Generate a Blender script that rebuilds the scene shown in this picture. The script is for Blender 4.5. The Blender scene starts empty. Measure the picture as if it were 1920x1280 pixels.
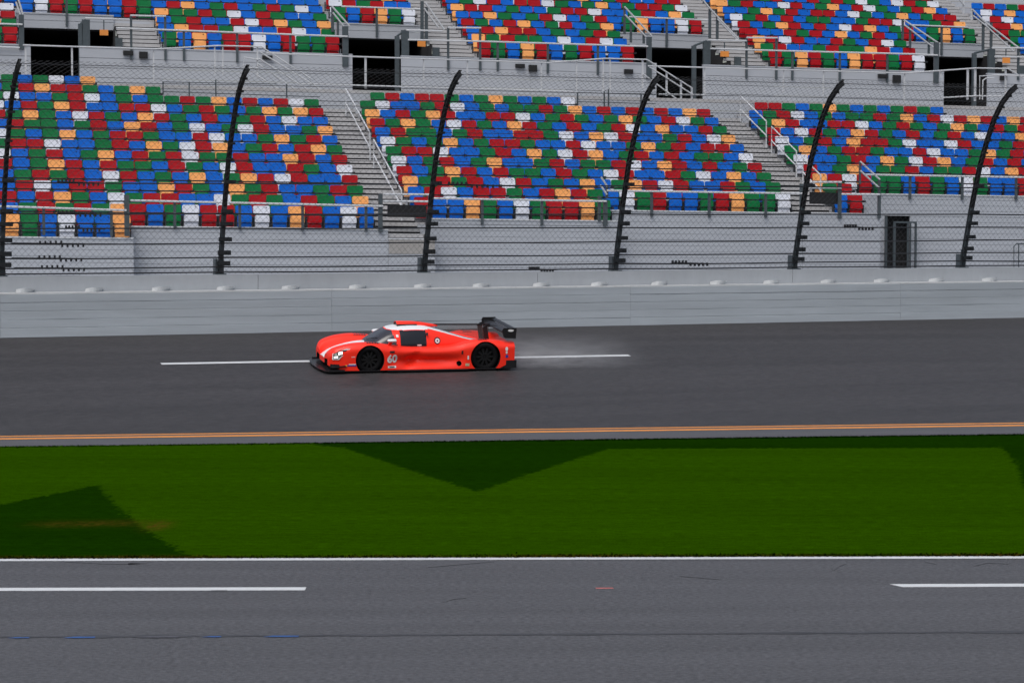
import bpy, bmesh, math, random
import numpy as np
from mathutils import Vector, Matrix
rnd = random.Random(7)
sc = bpy.context.scene
COL = sc.collection
# ------------------------------------------------------------------ camera
F = 4500.0; HZ = 410.0; CAMH = 4.45            # focal length and horizon measured on a 1920 x 1280 frame
PITCH = math.atan((640 - HZ) / F)
cam = bpy.data.objects.new('camera', bpy.data.cameras.new('camera')); COL.objects.link(cam)
cam.location = (0, 0, CAMH); cam.rotation_euler = (math.pi / 2 - PITCH, 0, 0)
cam.data.sensor_width = 36; cam.data.lens = 36 * F / 1920; cam.data.clip_start = .5; cam.data.clip_end = 900
sc.camera = cam
cam.data.dof.use_dof = True; cam.data.dof.focus_distance = 58.0; cam.data.dof.aperture_fstop = 5.0
try:
    sc.cycles.max_bounces = 5; sc.cycles.diffuse_bounces = 3; sc.cycles.glossy_bounces = 2; sc.cycles.transmission_bounces = 3; sc.cycles.transparent_max_bounces = 8; sc.cycles.volume_bounces = 1; sc.cycles.caustics_reflective = False
except Exception: pass
# ------------------------------------------------------------------ sky, sun, exposure
SUN_EL, SUN_ROT = 58, 205
w = bpy.data.worlds.new('World'); sc.world = w; w.use_nodes = True
nt = w.node_tree; nt.nodes.clear()
sky = nt.nodes.new('ShaderNodeTexSky'); sky.sky_type = 'NISHITA'; sky.sun_disc = False
sky.sun_elevation = math.radians(SUN_EL); sky.sun_rotation = math.radians(SUN_ROT); sky.dust_density = 4; sky.air_density = 1.2
hs = nt.nodes.new('ShaderNodeHueSaturation'); hs.inputs['Saturation'].default_value = .62
bg = nt.nodes.new('ShaderNodeBackground'); bg.inputs['Strength'].default_value = .14
wo = nt.nodes.new('ShaderNodeOutputWorld')
nt.links.new(sky.outputs[0], hs.inputs['Color']); nt.links.new(hs.outputs[0], bg.inputs['Color']); nt.links.new(bg.outputs[0], wo.inputs['Surface'])
sl = bpy.data.lights.new('sun', 'SUN'); sl.energy = 1.4; sl.angle = math.radians(40); sl.color = (1, .97, .93)
so = bpy.data.objects.new('sun', sl); COL.objects.link(so)
_sd = Vector((math.sin(math.radians(SUN_ROT)) * math.cos(math.radians(SUN_EL)), math.cos(math.radians(SUN_ROT)) * math.cos(math.radians(SUN_EL)), math.sin(math.radians(SUN_EL))))
so.rotation_euler = _sd.to_track_quat('Z', 'Y').to_euler()
vs = sc.view_settings; vs.view_transform = 'Standard'; vs.look = 'None'; vs.exposure = 0.0; vs.gamma = 1; vs.use_curve_mapping = False

# ------------------------------------------------------------------ measuring helpers
CP, SPI = math.cos(PITCH), math.sin(PITCH)
CAM = Vector((0, 0, CAMH))
def ray(x, y):
    u = (x - 960) / F; v = -(y - 640) / F
    return Vector((u, CP + v * SPI, -SPI + v * CP))
def onz(x, y, z=0.0):
    d = ray(x, y); return CAM + d * ((z - CAMH) / d.z)
class Frame:
    """a straight building line: t runs along it, s away from the track, z up; k is its fall per metre"""
    def __init__(s, deg, k):
        a = math.radians(deg); s.a = a; s.k = k
        s.T = Vector((math.cos(a), math.sin(a), 0)); s.S = Vector((-math.sin(a), math.cos(a), 0))
    def P(s, t, q, z): return s.T * t + s.S * q + Vector((0, 0, z + s.k * t))
    def at(s, x, y, q):
        d = ray(x, y); p = CAM + d * ((q - CAM.dot(s.S)) / d.dot(s.S)); t = p.dot(s.T)
        return t, p.z - s.k * t
WALL = Frame(22.5, 0.0); STAND = Frame(14.329, -.01239)
WS = 60.40                                       # barrier face, metres along WALL.S
# ------------------------------------------------------------------ materials
MATS = {}
def mat(name, col, rough=.6, var=.12, scale=3.0, metallic=0.0, bump=0.0, bscale=40.0, spec=.5, coat=0.0, stretch=None, emit=None, var2=0.0, scale2=.4, streak=None, cr=.25):
    if name in MATS: return MATS[name]
    m = bpy.data.materials.new(name); m.use_nodes = True; t = m.node_tree; b = t.nodes['Principled BSDF']
    b.inputs['Roughness'].default_value = rough; b.inputs['Metallic'].default_value = metallic
    b.inputs['Specular IOR Level'].default_value = spec; b.inputs['Coat Weight'].default_value = coat; b.inputs['Coat Roughness'].default_value = .08
    tc = t.nodes.new('ShaderNodeTexCoord'); mp = t.nodes.new('ShaderNodeMapping'); t.links.new(tc.outputs['Object'], mp.inputs[0])
    if stretch: mp.inputs['Rotation'].default_value = (0, 0, -stretch[3]); mp.inputs['Scale'].default_value = stretch[:3]
    if stretch:   # rotate first, then scale along the rotated axes
        mp.vector_type = 'TEXTURE'; mp.inputs['Rotation'].default_value = (0, 0, stretch[3]); mp.inputs['Scale'].default_value = [1 / q for q in stretch[:3]]
    n = t.nodes.new('ShaderNodeTexNoise'); n.inputs['Scale'].default_value = scale; n.inputs['Detail'].default_value = 6; n.inputs['Roughness'].default_value = .65
    t.links.new(mp.outputs[0], n.inputs['Vector'])
    mr = t.nodes.new('ShaderNodeMapRange'); mr.inputs[1].default_value = .5 - cr; mr.inputs[2].default_value = .5 + cr; mr.inputs[3].default_value = 1 - var; mr.inputs[4].default_value = 1 + var
    t.links.new(n.outputs['Fac'], mr.inputs[0]); fac = mr.outputs[0]
    if var2:
        n2 = t.nodes.new('ShaderNodeTexNoise'); n2.inputs['Scale'].default_value = scale2; n2.inputs['Detail'].default_value = 4
        if streak:
            mp2 = t.nodes.new('ShaderNodeMapping'); mp2.vector_type = 'TEXTURE'; mp2.inputs['Rotation'].default_value = (0, 0, streak[1]); mp2.inputs['Scale'].default_value = (1 / streak[0], 1, 1); t.links.new(tc.outputs['Object'], mp2.inputs[0]); t.links.new(mp2.outputs[0], n2.inputs['Vector'])
        else: t.links.new(mp.outputs[0], n2.inputs['Vector'])
        m2 = t.nodes.new('ShaderNodeMapRange'); m2.inputs[1].default_value = .3; m2.inputs[2].default_value = .7; m2.inputs[3].default_value = 1 - var2; m2.inputs[4].default_value = 1 + var2
        t.links.new(n2.outputs['Fac'], m2.inputs[0])
        mm = t.nodes.new('ShaderNodeMath'); mm.operation = 'MULTIPLY'; t.links.new(fac, mm.inputs[0]); t.links.new(m2.outputs[0], mm.inputs[1]); fac = mm.outputs[0]
    vm = t.nodes.new('ShaderNodeVectorMath'); vm.operation = 'SCALE'; vm.inputs[0].default_value = col[:3]; t.links.new(fac, vm.inputs['Scale'])
    t.links.new(vm.outputs[0], b.inputs['Base Color'])
    if bump:
        nb = t.nodes.new('ShaderNodeTexNoise'); nb.inputs['Scale'].default_value = bscale; nb.inputs['Detail'].default_value = 3; t.links.new(tc.outputs['Object'], nb.inputs['Vector'])
        bu = t.nodes.new('ShaderNodeBump'); bu.inputs['Strength'].default_value = bump; bu.inputs['Distance'].default_value = .01
        t.links.new(nb.outputs['Fac'], bu.inputs['Height']); t.links.new(bu.outputs[0], b.inputs['Normal'])
    if emit:
        b.inputs['Emission Color'].default_value = (*emit[:3], 1); b.inputs['Emission Strength'].default_value = emit[3]
    MATS[name] = m; return m
TA = WALL.a
M_TRACK = mat('track_asphalt', (.0355, .0335, .0360), .6, .36, 16, bump=.6, bscale=60, cr=.15, stretch=(.25, 1, 1, TA), var2=.18, scale2=1.1, spec=.35, streak=(.05, TA * .8))
M_APRON = mat('apron_asphalt', (.078, .079, .088), .75, .22, 12, bump=.5, bscale=60, stretch=(.1, 1, 1, math.radians(6)), var2=.12, scale2=1.2, spec=.3, streak=(.04, math.radians(6)))
M_PIT = mat('pit_asphalt', (.071, .0725, .0815), .8, .32, 24, bump=.8, bscale=45, cr=.13, stretch=(.6, 1, 1, 0), var2=.10, scale2=1.6, spec=.3, streak=(.07, 0))
M_WHITEP = mat('white_paint', (.56, .58, .60), .6, .10, 5, bump=.2)
M_YELLOWP = mat('yellow_paint', (.70, .25, .030), .6, .15, 4, bump=.2)
M_CONC = mat('painted_concrete', (.345, .368, .398), .75, .06, 4, bump=.2, var2=.05, stretch=(1, 1, .3, 0))
M_SAFER = mat('painted_steel_tube', (.372, .412, .455), .5, .08, 5, bump=.12, bscale=8, var2=.13, scale2=2.2, stretch=(.15, 1, 1, TA), streak=(.05, TA))
M_SIDING = mat('white_siding', (.378, .402, .445), .55, .05, 3, var2=.05, stretch=(.3, 1, 1, STAND.a))
M_ALU = mat('aluminium_plank', (.40, .40, .41), .5, .12, 6, metallic=.0, var2=.08, bump=.15)
M_RAIL = mat('pale_rail', (.52, .54, .57), .4, .08, 5)
M_GALV = mat('galvanised_steel', (.07, .088, .10), .45, .2, 8, metallic=.3)
M_POST = mat('black_fence_post', (.012, .013, .015), .5, .3, 9, metallic=.2)
M_BRKT = mat('dark_bracket', (.016, .019, .023), .5, .3, 9, metallic=.3)
M_WIRE = mat('fence_wire', (.085, .09, .10), .5, .1, 4, metallic=.3)
M_CABLE = mat('dark_cable', (.012, .013, .017), .5, .1, 4)
M_SHADE = mat('shade_paint', (.012, .012, .014), .9, .2, 2)  # near-black stands in for missing light in portals, doorway and step gaps
M_BLACK = mat('black_panel', (.006, .006, .007), .5, .1, 3)
M_ORANGE = mat('orange_sign', (.75, .27, .05), .5, .1, 4)
SEATC = {'R': ('red', (.36, .0025, .008)), 'G': ('green', (.0003, .140, .038)), 'B': ('blue', (.0002, .112, .53)), 'Y': ('yellow', (.86, .38, .125)), 'W': ('white', (.64, .675, .76))}
M_SEAT = {k: mat(v[0] + '_seat_plastic', v[1], .5, .06, 5, spec=.18, var2=.08, scale2=.9) for k, v in SEATC.items()}
M_SFRAME = mat('seat_frame', (.10, .105, .11), .5, .1, 4)
# ------------------------------------------------------------------ mesh helpers
class MB:
    def __init__(s): s.v = []; s.f = []; s.m = []
    def quad(s, *p, mi=0):
        n = len(s.v); s.v += [tuple(q) for q in p]; s.f.append(tuple(range(n, n + len(p)))); s.m.append(mi)
    def hexa(s, p, mi=0):        # 8 corners, bottom ring then top ring
        n = len(s.v); s.v += [tuple(q) for q in p]
        for q in ((3, 2, 1, 0), (4, 5, 6, 7), (0, 1, 5, 4), (1, 2, 6, 5), (2, 3, 7, 6), (3, 0, 4, 7)): s.f.append(tuple(n + i for i in q)); s.m.append(mi)
    def box(s, x0, x1, y0, y1, z0, z1, mi=0, X=None):
        p = [(x0, y0, z0), (x1, y0, z0), (x1, y1, z0), (x0, y1, z0), (x0, y0, z1), (x1, y0, z1), (x1, y1, z1), (x0, y1, z1)]
        s.hexa([X(*q) for q in p] if X else p, mi)
    def sbox(s, t0, t1, s0, s1, z0, z1, fr=None, mi=0): s.box(t0, t1, s0, s1, z0, z1, mi, (fr or STAND).P)
    def tube(s, path, r, n=6, mi=0, cap=True):
        path = [Vector(p) for p in path]; rings = []
        rr = r if isinstance(r, (list, tuple)) else [r] * len(path)
        for i, p in enumerate(path):
            d = (path[min(i + 1, len(path) - 1)] - path[max(i - 1, 0)]).normalized()
            u = d.cross(Vector((0, 0, 1)));
            if u.length < 1e-3: u = Vector((1, 0, 0))
            u.normalize(); v = u.cross(d)
            b = len(s.v); rings.append(b)
            for k in range(n):
                a = 2 * math.pi * (k + .5) / n; s.v.append(tuple(p + (u * math.cos(a) + v * math.sin(a)) * rr[i]))
        for i in range(len(rings) - 1):
            for k in range(n):
                s.f.append((rings[i] + k, rings[i] + (k + 1) % n, rings[i + 1] + (k + 1) % n, rings[i + 1] + k)); s.m.append(mi)
        if cap:
            s.f.append(tuple(rings[0] + k for k in reversed(range(n)))); s.m.append(mi)
            s.f.append(tuple(rings[-1] + k for k in range(n))); s.m.append(mi)
    def build(s, name, mats, parent=None, smooth=False):
        me = bpy.data.meshes.new(name); me.from_pydata(s.v, [], s.f)
        for q in (mats if isinstance(mats, (list, tuple)) else [mats]): me.materials.append(q)
        if any(s.m): me.polygons.foreach_set('material_index', s.m)
        if smooth: me.polygons.foreach_set('use_smooth', [True] * len(me.polygons))
        bm = bmesh.new(); bm.from_mesh(me); bmesh.ops.recalc_face_normals(bm, faces=bm.faces); bm.to_mesh(me); bm.free()
        return link(name, me, parent)
def link(name, data, parent=None):
    o = bpy.data.objects.new(name, data); COL.objects.link(o)
    if parent: o.parent = parent
    return o
def tag(o, label=None, cat=None, group=None, kind=None):
    if label: o['label'] = label
    if cat: o['category'] = cat
    if group: o['group'] = group
    if kind: o['kind'] = kind
    return o
def thing(name, label, cat, loc=(0, 0, 0), group=None): # an empty at the base of the thing; its parts keep world coordinates
    o = link(name, None); o.location = loc; o.empty_display_size = .2
    return tag(o, label, cat, group)
def adopt(o, root):                                     # parent without moving
    o.parent = root; o.matrix_parent_inverse = Matrix.Translation(root.location).inverted() @ Matrix.Identity(4); return o
def part(mb, name, mats, root, smooth=False): return adopt(mb.build(name, mats, None, smooth), root)
def sub(mb, name, mats, p, root, smooth=False):
    o = mb.build(name, mats, None, smooth); o.parent = p; o.matrix_parent_inverse = Matrix.Translation(root.location).inverted(); 
    o.matrix_parent_inverse = Matrix.Identity(4); return o
# ================================================================== GROUND
GA, GB = onz(0, 1049.3), onz(1920, 1044.3)      # pit road / grass edge
TL, TR = onz(0, 837.5), onz(1920, 814)          # grass / apron edge
YL, YR = onz(0, 817.5), onz(1920, 792.5)        # double yellow line
def lerp(a, b, u): return a + (b - a) * u
def strip(name, a0, a1, b0, b1, u0, u1, m, z=0.0, nu=60, nv=20, kind='structure'):
    mb = MB(); mb.v = []
    for i in range(nu + 1):
        u = u0 + (u1 - u0) * i / nu; p, q = lerp(a0, a1, u), lerp(b0, b1, u)
        for j in range(nv + 1): r = lerp(p, q, j / nv); mb.v.append((r.x, r.y, r.z + z))
    for i in range(nu):
        for j in range(nv): k = i * (nv + 1) + j; mb.f.append((k, k + nv + 1, k + nv + 2, k + 1)); mb.m.append(0)
    o = mb.build(name, m)
    if kind: tag(o, kind=kind)
    return o
base = MB(); base.quad((-400, -60, -.35), (400, -60, -.35), (400, 500, -.35), (-400, 500, -.35)); tag(base.build('ground', M_APRON), kind='structure')
PB0, PB1 = Vector((GA.x - 3, 6, 0)), Vector((GB.x + 3, 6, 0))
strip('pit_road', PB0, PB1, GA, GB, -1.6, 2.6, M_PIT, nu=4, nv=2)
strip('apron', TL, TR, YL, YR, -1.0, 2.0, M_APRON, z=.0, nu=4, nv=2)
# banked track: ruled between the yellow line and the foot of the barrier
WB0, WB1 = [WALL.P(WALL.at(x, 620, WS)[0], WS + .9, 1.50) for x in (0, 1920)]
WB0 = WALL.P(WALL.at(0, 620, WS)[0], WS + .0, 1.50); WB1 = WALL.P(WALL.at(1920, 620, WS)[0], WS + .0, 1.50)
back = WALL.S * .9 + Vector((0, 0, .9 * .09))
strip('race_track', YL, YR, WB0 + back, WB1 + back, -.75, 2.0, M_TRACK, nu=40, nv=16)
_WE0, _WE1 = WB0 + back, WB1 + back
def track_pt(u, v): return lerp(lerp(YL, YR, u), lerp(_WE0, _WE1, u), v)
def track_hit(x, y, up=0.0):
    """point of the track seen at a pixel of the photograph"""
    d = ray(x, y); u, v = .4, .5
    lo, hi = 30.0, 90.0
    def surf(X, Y):
        u, v = .5, .5
        for _ in range(12):
            p = track_pt(u, v); pu = (track_pt(u + 1e-4, v) - p) / 1e-4; pv = (track_pt(u, v + 1e-4) - p) / 1e-4
            ex, ey = X - p.x, Y - p.y; det = pu.x * pv.y - pu.y * pv.x
            u += (ex * pv.y - ey * pv.x) / det; v += (pu.x * ey - pu.y * ex) / det
        return track_pt(u, v).z, u, v
    for _ in range(50):
        m = (lo + hi) / 2; p = CAM + d * m
        if p.z > surf(p.x, p.y)[0] + up: lo = m
        else: hi = m
    p = CAM + d * lo; z, u, v = surf(p.x, p.y)
    return Vector((p.x, p.y, z)), u, v
def track_normal(u, v):
    p = track_pt(u, v); return ((track_pt(u + 1e-3, v) - p).cross(track_pt(u, v + 1e-3) - p)).normalized()
# painted markings, each sheet about 4 mm over the one below
def ground_line(name, p, q, wdt, m, z=.004, fn=None, ends=0.0, n=24):
    d = (q - p).normalized(); nrm = Vector((-d.y, d.x, 0)).normalized() * wdt / 2; mb = MB()
    for i in range(n + 1):
        c = lerp(p, q, i / n); e = d * ends * (1 if i in (0,) else 0)
        for sgn in (-1, 1): r = c + nrm * sgn + e * sgn; mb.v.append((r.x, r.y, r.z + z))
    for i in range(n): k = 2 * i; mb.f.append((k, k + 2, k + 3, k + 1)); mb.m.append(0)
    return tag(mb.build(name, m), kind='structure')
for sgn in (-1, 1):
    off = Vector((0, sgn * .31 - .02, 0))
    ground_line('yellow_line', lerp(YL, YR, -1) + off + Vector((0, -.3, 0)), lerp(YL, YR, 2) + off + Vector((0, -.3, 0)), .30, M_YELLOWP)
ground_line('kerb_line', lerp(GA, GB, -1.5) + Vector((0, -.02, 0)), lerp(GA, GB, 2.5) + Vector((0, -.02, 0)), .22, M_WHITEP, z=.006)
pd = lerp(onz(0, 1104), onz(0, 1104), 0); 
ground_line('lane_dash', onz(-420, 1105.5), onz(573, 1103.5), .24, M_WHITEP)
ground_line('lane_dash', onz(1680, 1097.6), onz(2700, 1094), .24, M_WHITEP, ends=-.06)
ground_line('red_paint_mark', onz(1117, 1102.5), onz(1150, 1102.3), .07, mat('faded_red_paint', (.45, .13, .12), .7, .3, 20))
# tarred joint on the pit road with scraps of blue tape
M_TAR = mat('tar_joint', (.035, .035, .04), .6, .5, 6, stretch=(.3, 1, 1, 0)); M_BLUET = mat('blue_scuff', (.02, .09, .30), .6, .4, 12)
ja, jb = onz(-700, 1197.5), onz(2700, 1180.5)
mb = MB(); N = 220
for i in range(N + 1):
    c = lerp(ja, jb, i / N); wd = .03 + .075 * abs(math.sin(i * .37) * math.sin(i * .113 + 1)) * (1.2 if i < 80 or i > 160 else .5)
    for sgn in (-1, 1): mb.v.append((c.x, c.y + sgn * wd, .004))
for i in range(N): k = 2 * i; mb.f.append((k, k + 2, k + 3, k + 1)); mb.m.append(0)
tag(mb.build('tar_joint', M_TAR), kind='structure')
for xa, xb in ((22, 55), (128, 178), (385, 415), (502, 560), (270, 335)):
    y = 1196 - xa * .0053
    ground_line('blue_scuff', onz(xa, y), onz(xb, y - .2), .07 if xb - xa > 35 else .05, M_BLUET if xa != 270 else mat('grey_scuff', (.07, .07, .085), .6, .4, 12), z=.008, n=3, ends=.05)
# rubber marks and cracks on the pit road
M_SKID = mat('rubber_mark', (.064, .065, .072), .7, .3, 15)
for pts, wd in ((((800, 1062), (880, 1055), (925, 1051)), .09), (((1560, 1066), (1572, 1058), (1585, 1053)), .16), (((1275, 1079), (1310, 1082), (1350, 1085)), .05), (((835, 1127), (850, 1122), (875, 1120)), .05), (((1735, 1052), (1755, 1056)), .1), (((240, 1057), (275, 1055), (282, 1050)), .05), (((1825, 1060), (1850, 1054), (1890, 1056)), .06), (((120, 1052), (200, 1056), (262, 1057)), .05), (((395, 1107.5), (425, 1107.3)), .05)):
    mb = MB(); P = [onz(*p) for p in pts]
    for p in P:
        for sgn in (-1, 1): mb.v.append((p.x, p.y + sgn * wd, .005))
    for i in range(len(P) - 1): k = 2 * i; mb.f.append((k, k + 2, k + 3, k + 1)); mb.m.append(0)
    tag(mb.build('rubber_mark', M_SKID), kind='structure')
# ------------------------------------------------------------------ lawn with its dyed pattern
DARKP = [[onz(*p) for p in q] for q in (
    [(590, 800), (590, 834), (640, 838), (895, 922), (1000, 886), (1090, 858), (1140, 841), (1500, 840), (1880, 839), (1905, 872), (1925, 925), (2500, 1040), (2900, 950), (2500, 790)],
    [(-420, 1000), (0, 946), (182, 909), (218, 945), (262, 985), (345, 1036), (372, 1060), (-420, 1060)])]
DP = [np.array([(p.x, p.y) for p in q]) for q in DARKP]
def inpoly(px, py, poly):
    c = np.zeros(px.shape, bool); j = len(poly) - 1
    for i in range(len(poly)):
        xi, yi = poly[i]; xj, yj = poly[j]
        c ^= ((yi > py) != (yj > py)) & (px < (xj - xi) * (py - yi) / (yj - yi + 1e-12) + xi); j = i
    return c
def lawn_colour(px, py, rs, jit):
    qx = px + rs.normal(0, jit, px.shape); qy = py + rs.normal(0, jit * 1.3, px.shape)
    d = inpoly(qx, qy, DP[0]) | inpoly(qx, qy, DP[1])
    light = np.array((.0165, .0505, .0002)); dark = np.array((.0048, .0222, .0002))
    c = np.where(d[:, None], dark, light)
    # long mowing streaks and a little dry grass
    st = 1 + .04 * np.sin(py * 1.3 + np.sin(px * .15) * 2) + .025 * np.sin(py * 4.1 + px * .2)
    c = c * st[:, None]
    dry = np.zeros(px.shape)
    for x, y, rx, ry in ((295, 985, 14, 8), (172, 981, 22, 5), (110, 982, 40, 6), (230, 980, 40, 6)):
        p = onz(x, y); q = onz(x + rx, y + ry); ax = abs(q.x - p.x); ay = abs(q.y - p.y)
        dry += (.85 if x == 295 else .4) * np.exp(-((px - p.x) / ax) ** 2 - ((py - p.y) / ay) ** 2)
    gy = GA.y + (GB.y - GA.y) * (px - GA.x) / (GB.x - GA.x)
    dry += 1.0 * 1.25 * np.exp(-((py - gy - .05) / .24) ** 2) * (.55 + .45 * np.sin(px * 1.7) * np.sin(px * .61 + 1))
    dry = np.clip(dry * rs.uniform(.2, 1.2, px.shape), 0, 1)[:, None]
    return c * (1 - dry) + np.array((.07, .042, .006)) * dry
def attr_mat(name, rough):
    m = bpy.data.materials.new(name); m.use_nodes = True; t = m.node_tree; b = t.nodes['Principled BSDF']
    a = t.nodes.new('ShaderNodeAttribute'); a.attribute_name = 'turf'
    tc = t.nodes.new('ShaderNodeTexCoord'); fac = None
    for sx_, sc_, lo, hi in ((.22, 22, .70, 1.30), (.07, 5, .90, 1.10), (.6, 50, .72, 1.28)):
        mp = t.nodes.new('ShaderNodeMapping'); mp.inputs['Scale'].default_value = (sx_, 1, 1); t.links.new(tc.outputs['Object'], mp.inputs[0])
        n = t.nodes.new('ShaderNodeTexNoise'); n.inputs['Scale'].default_value = sc_; n.inputs['Detail'].default_value = 4; t.links.new(mp.outputs[0], n.inputs['Vector'])
        r = t.nodes.new('ShaderNodeMapRange'); r.inputs[1].default_value = .3; r.inputs[2].default_value = .7; r.inputs[3].default_value = lo; r.inputs[4].default_value = hi; t.links.new(n.outputs['Fac'], r.inputs[0])
        if fac is None: fac = r.outputs[0]
        else: mm = t.nodes.new('ShaderNodeMath'); mm.operation = 'MULTIPLY'; t.links.new(fac, mm.inputs[0]); t.links.new(r.outputs[0], mm.inputs[1]); fac = mm.outputs[0]
    vm = t.nodes.new('ShaderNodeVectorMath'); vm.operation = 'SCALE'; t.links.new(a.outputs['Color'], vm.inputs[0]); t.links.new(fac, vm.inputs['Scale']); t.links.new(vm.outputs[0], b.inputs['Base Color'])
    b.inputs['Roughness'].default_value = rough; b.inputs['Specular IOR Level'].default_value = .0; return m
rs = np.random.RandomState(3)
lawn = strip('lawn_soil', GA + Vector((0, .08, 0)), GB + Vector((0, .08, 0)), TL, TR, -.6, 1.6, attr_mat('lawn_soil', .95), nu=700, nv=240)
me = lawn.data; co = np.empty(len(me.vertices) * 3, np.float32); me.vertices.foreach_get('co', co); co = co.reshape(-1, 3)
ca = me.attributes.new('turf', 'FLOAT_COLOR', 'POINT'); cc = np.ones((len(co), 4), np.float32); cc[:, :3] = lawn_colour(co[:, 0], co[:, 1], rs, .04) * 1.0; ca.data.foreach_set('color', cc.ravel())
NB = 38000
u = rs.uniform(-.35, 1.35, NB); v = np.where(np.arange(NB) < 26000, np.abs(rs.normal(0, .006, NB)), np.where(np.arange(NB) < 38000, 1 - np.abs(rs.normal(0, .006, NB)), rs.uniform(0, 1, NB)))
ga, gb, ta, tb = [np.array((p.x, p.y)) for p in (GA + Vector((0, .07, 0)), GB + Vector((0, .07, 0)), TL, TR)]
pp = (ga + (gb - ga) * u[:, None]) * (1 - v[:, None]) + (ta + (tb - ta) * u[:, None]) * v[:, None]
ang = rs.uniform(0, math.pi, NB); hh = np.where(np.arange(NB) < 38000, rs.uniform(.008, .026, NB), rs.uniform(.003, .008, NB)); ww = rs.uniform(.006, .016, NB); lean = rs.normal(0, .026, (NB, 2))
vv = np.zeros((NB, 4, 3), np.float32)
dx = np.stack([np.cos(ang), np.sin(ang)], 1) * ww[:, None]
vv[:, 0, :2] = pp - dx; vv[:, 1, :2] = pp + dx; vv[:, 2, :2] = pp + lean + dx * .3; vv[:, 3, :2] = pp + lean - dx * .3; vv[:, 2:, 2] = hh[:, None]
gm = bpy.data.meshes.new('grass'); gm.vertices.add(NB * 4); gm.vertices.foreach_set('co', vv.ravel())
gm.loops.add(NB * 4); gm.loops.foreach_set('vertex_index', np.arange(NB * 4)); gm.polygons.add(NB)
gm.polygons.foreach_set('loop_start', np.arange(NB) * 4); gm.update(); gm.validate()
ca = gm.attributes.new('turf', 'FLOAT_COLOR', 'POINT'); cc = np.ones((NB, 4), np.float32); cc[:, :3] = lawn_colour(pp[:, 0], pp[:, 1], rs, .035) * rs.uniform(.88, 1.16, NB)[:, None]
ca.data.foreach_set('color', np.repeat(cc, 4, 0).ravel()); gm.polygons.foreach_set('use_smooth', np.ones(NB, bool))
nv = np.zeros((NB * 4, 3)); nv[:, :2] = np.repeat(rs.normal(0, .12, (NB, 2)), 4, 0); nv[:, 2] = 1; gm.normals_split_custom_set_from_vertices(nv.tolist()); gm.materials.append(attr_mat('grass_blade', .8))
tag(link('grass', gm), 'short dyed green turf with darker diamond pattern', 'grass', kind='stuff')
# track dashes (lie on the banked surface)
def track_line(name, x0, y0, x1, y1, wd, m, n=20):
    P = [track_hit(x0 + (x1 - x0) * i / n, y0 + (y1 - y0) * i / n)[0] for i in range(n + 1)]
    _, u, v = track_hit((x0 + x1) / 2, (y0 + y1) / 2); nn = track_normal(u, v); d = (P[-1] - P[0]).normalized(); wv = nn.cross(d).normalized() * wd / 2
    mb = MB()
    for p in P:
        for sgn in (-1, 1): mb.v.append(tuple(p + wv * sgn + nn * .008))
    for i in range(n): k = 2 * i; mb.f.append((k, k + 2, k + 3, k + 1)); mb.m.append(0)
    return tag(mb.build(name, m), kind='structure')
track_line('lane_dash', 302, 682.3, 1180, 666.5, .24, M_WHITEP)
# ================================================================== BARRIER AND CATCH FENCE
T0, T1 = -6.0, 66.0
saf = thing('safer_barrier', 'white steel tube barrier along the outside of the track', 'barrier', WALL.P(10, WS, 1.5))
joints = [WALL.at(622, 590, WS)[0] + 8.72 * i for i in range(-3, 6)]
TUBE = [1.46, 1.70, 1.915, 2.13, 2.345, 2.56]
for j in range(len(joints) - 1):
    a, b = joints[j] + .003, joints[j + 1] - .003
    for r in range(5):
        z0, z1 = TUBE[r] + .002, TUBE[r + 1] - .002; c = .007; dz = rnd.uniform(-.003, .003); ds = rnd.uniform(-.006, .006)
        prof = [(.32, z0), (c, z0), (0, z0 + c), (0, z1 - c), (c, z1), (.32, z1)]
        mb = MB(); n = 12
        for i in range(n + 1):
            t = a + (b - a) * i / n; wob = .004 * math.sin(t * 2.1 + r) + ds
            mb.v += [tuple(WALL.P(t, WS + q + wob, z + dz)) for q, z in prof]
        for i in range(n):
            for k in range(6): mb.f.append((i * 6 + k, i * 6 + (k + 1) % 6, i * 6 + 6 + (k + 1) % 6, i * 6 + 6 + k)); mb.m.append(0)
        mb.f += [tuple(range(6)), tuple(n * 6 + k for k in range(6))]; mb.m += [0, 0]
        part(mb, 'tube', M_SAFER, saf)
    mb = MB(); mb.sbox(a, b, WS + .0, WS + .50, 2.552, 2.592, WALL); mb.sbox(a, b, WS + .03, WS + .30, 1.4, 2.54, WALL, mi=1); part(mb, 'top_cap', [M_WHITEP, M_SAFER], saf)  # cap coloured paler than the tubes to paint in the lit top edge
conc = thing('concrete_wall', 'pale painted concrete retaining wall behind the steel barrier', 'wall', WALL.P(10, WS + .8, 1.5))
for i in range(9):
    mb = MB(); a = T0 + 8 * i; mb.sbox(a + .006, a + 7.994, WS + .52, WS + .98, 1.2, 2.985, WALL); part(mb, 'wall_panel', M_CONC, conc)
wx = [48, 178, 303, 425, 547, 673, 795, 905, 1018, 1127, 1240, 1350, 1450, 1557, 1657, 1760, 1860]
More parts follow.
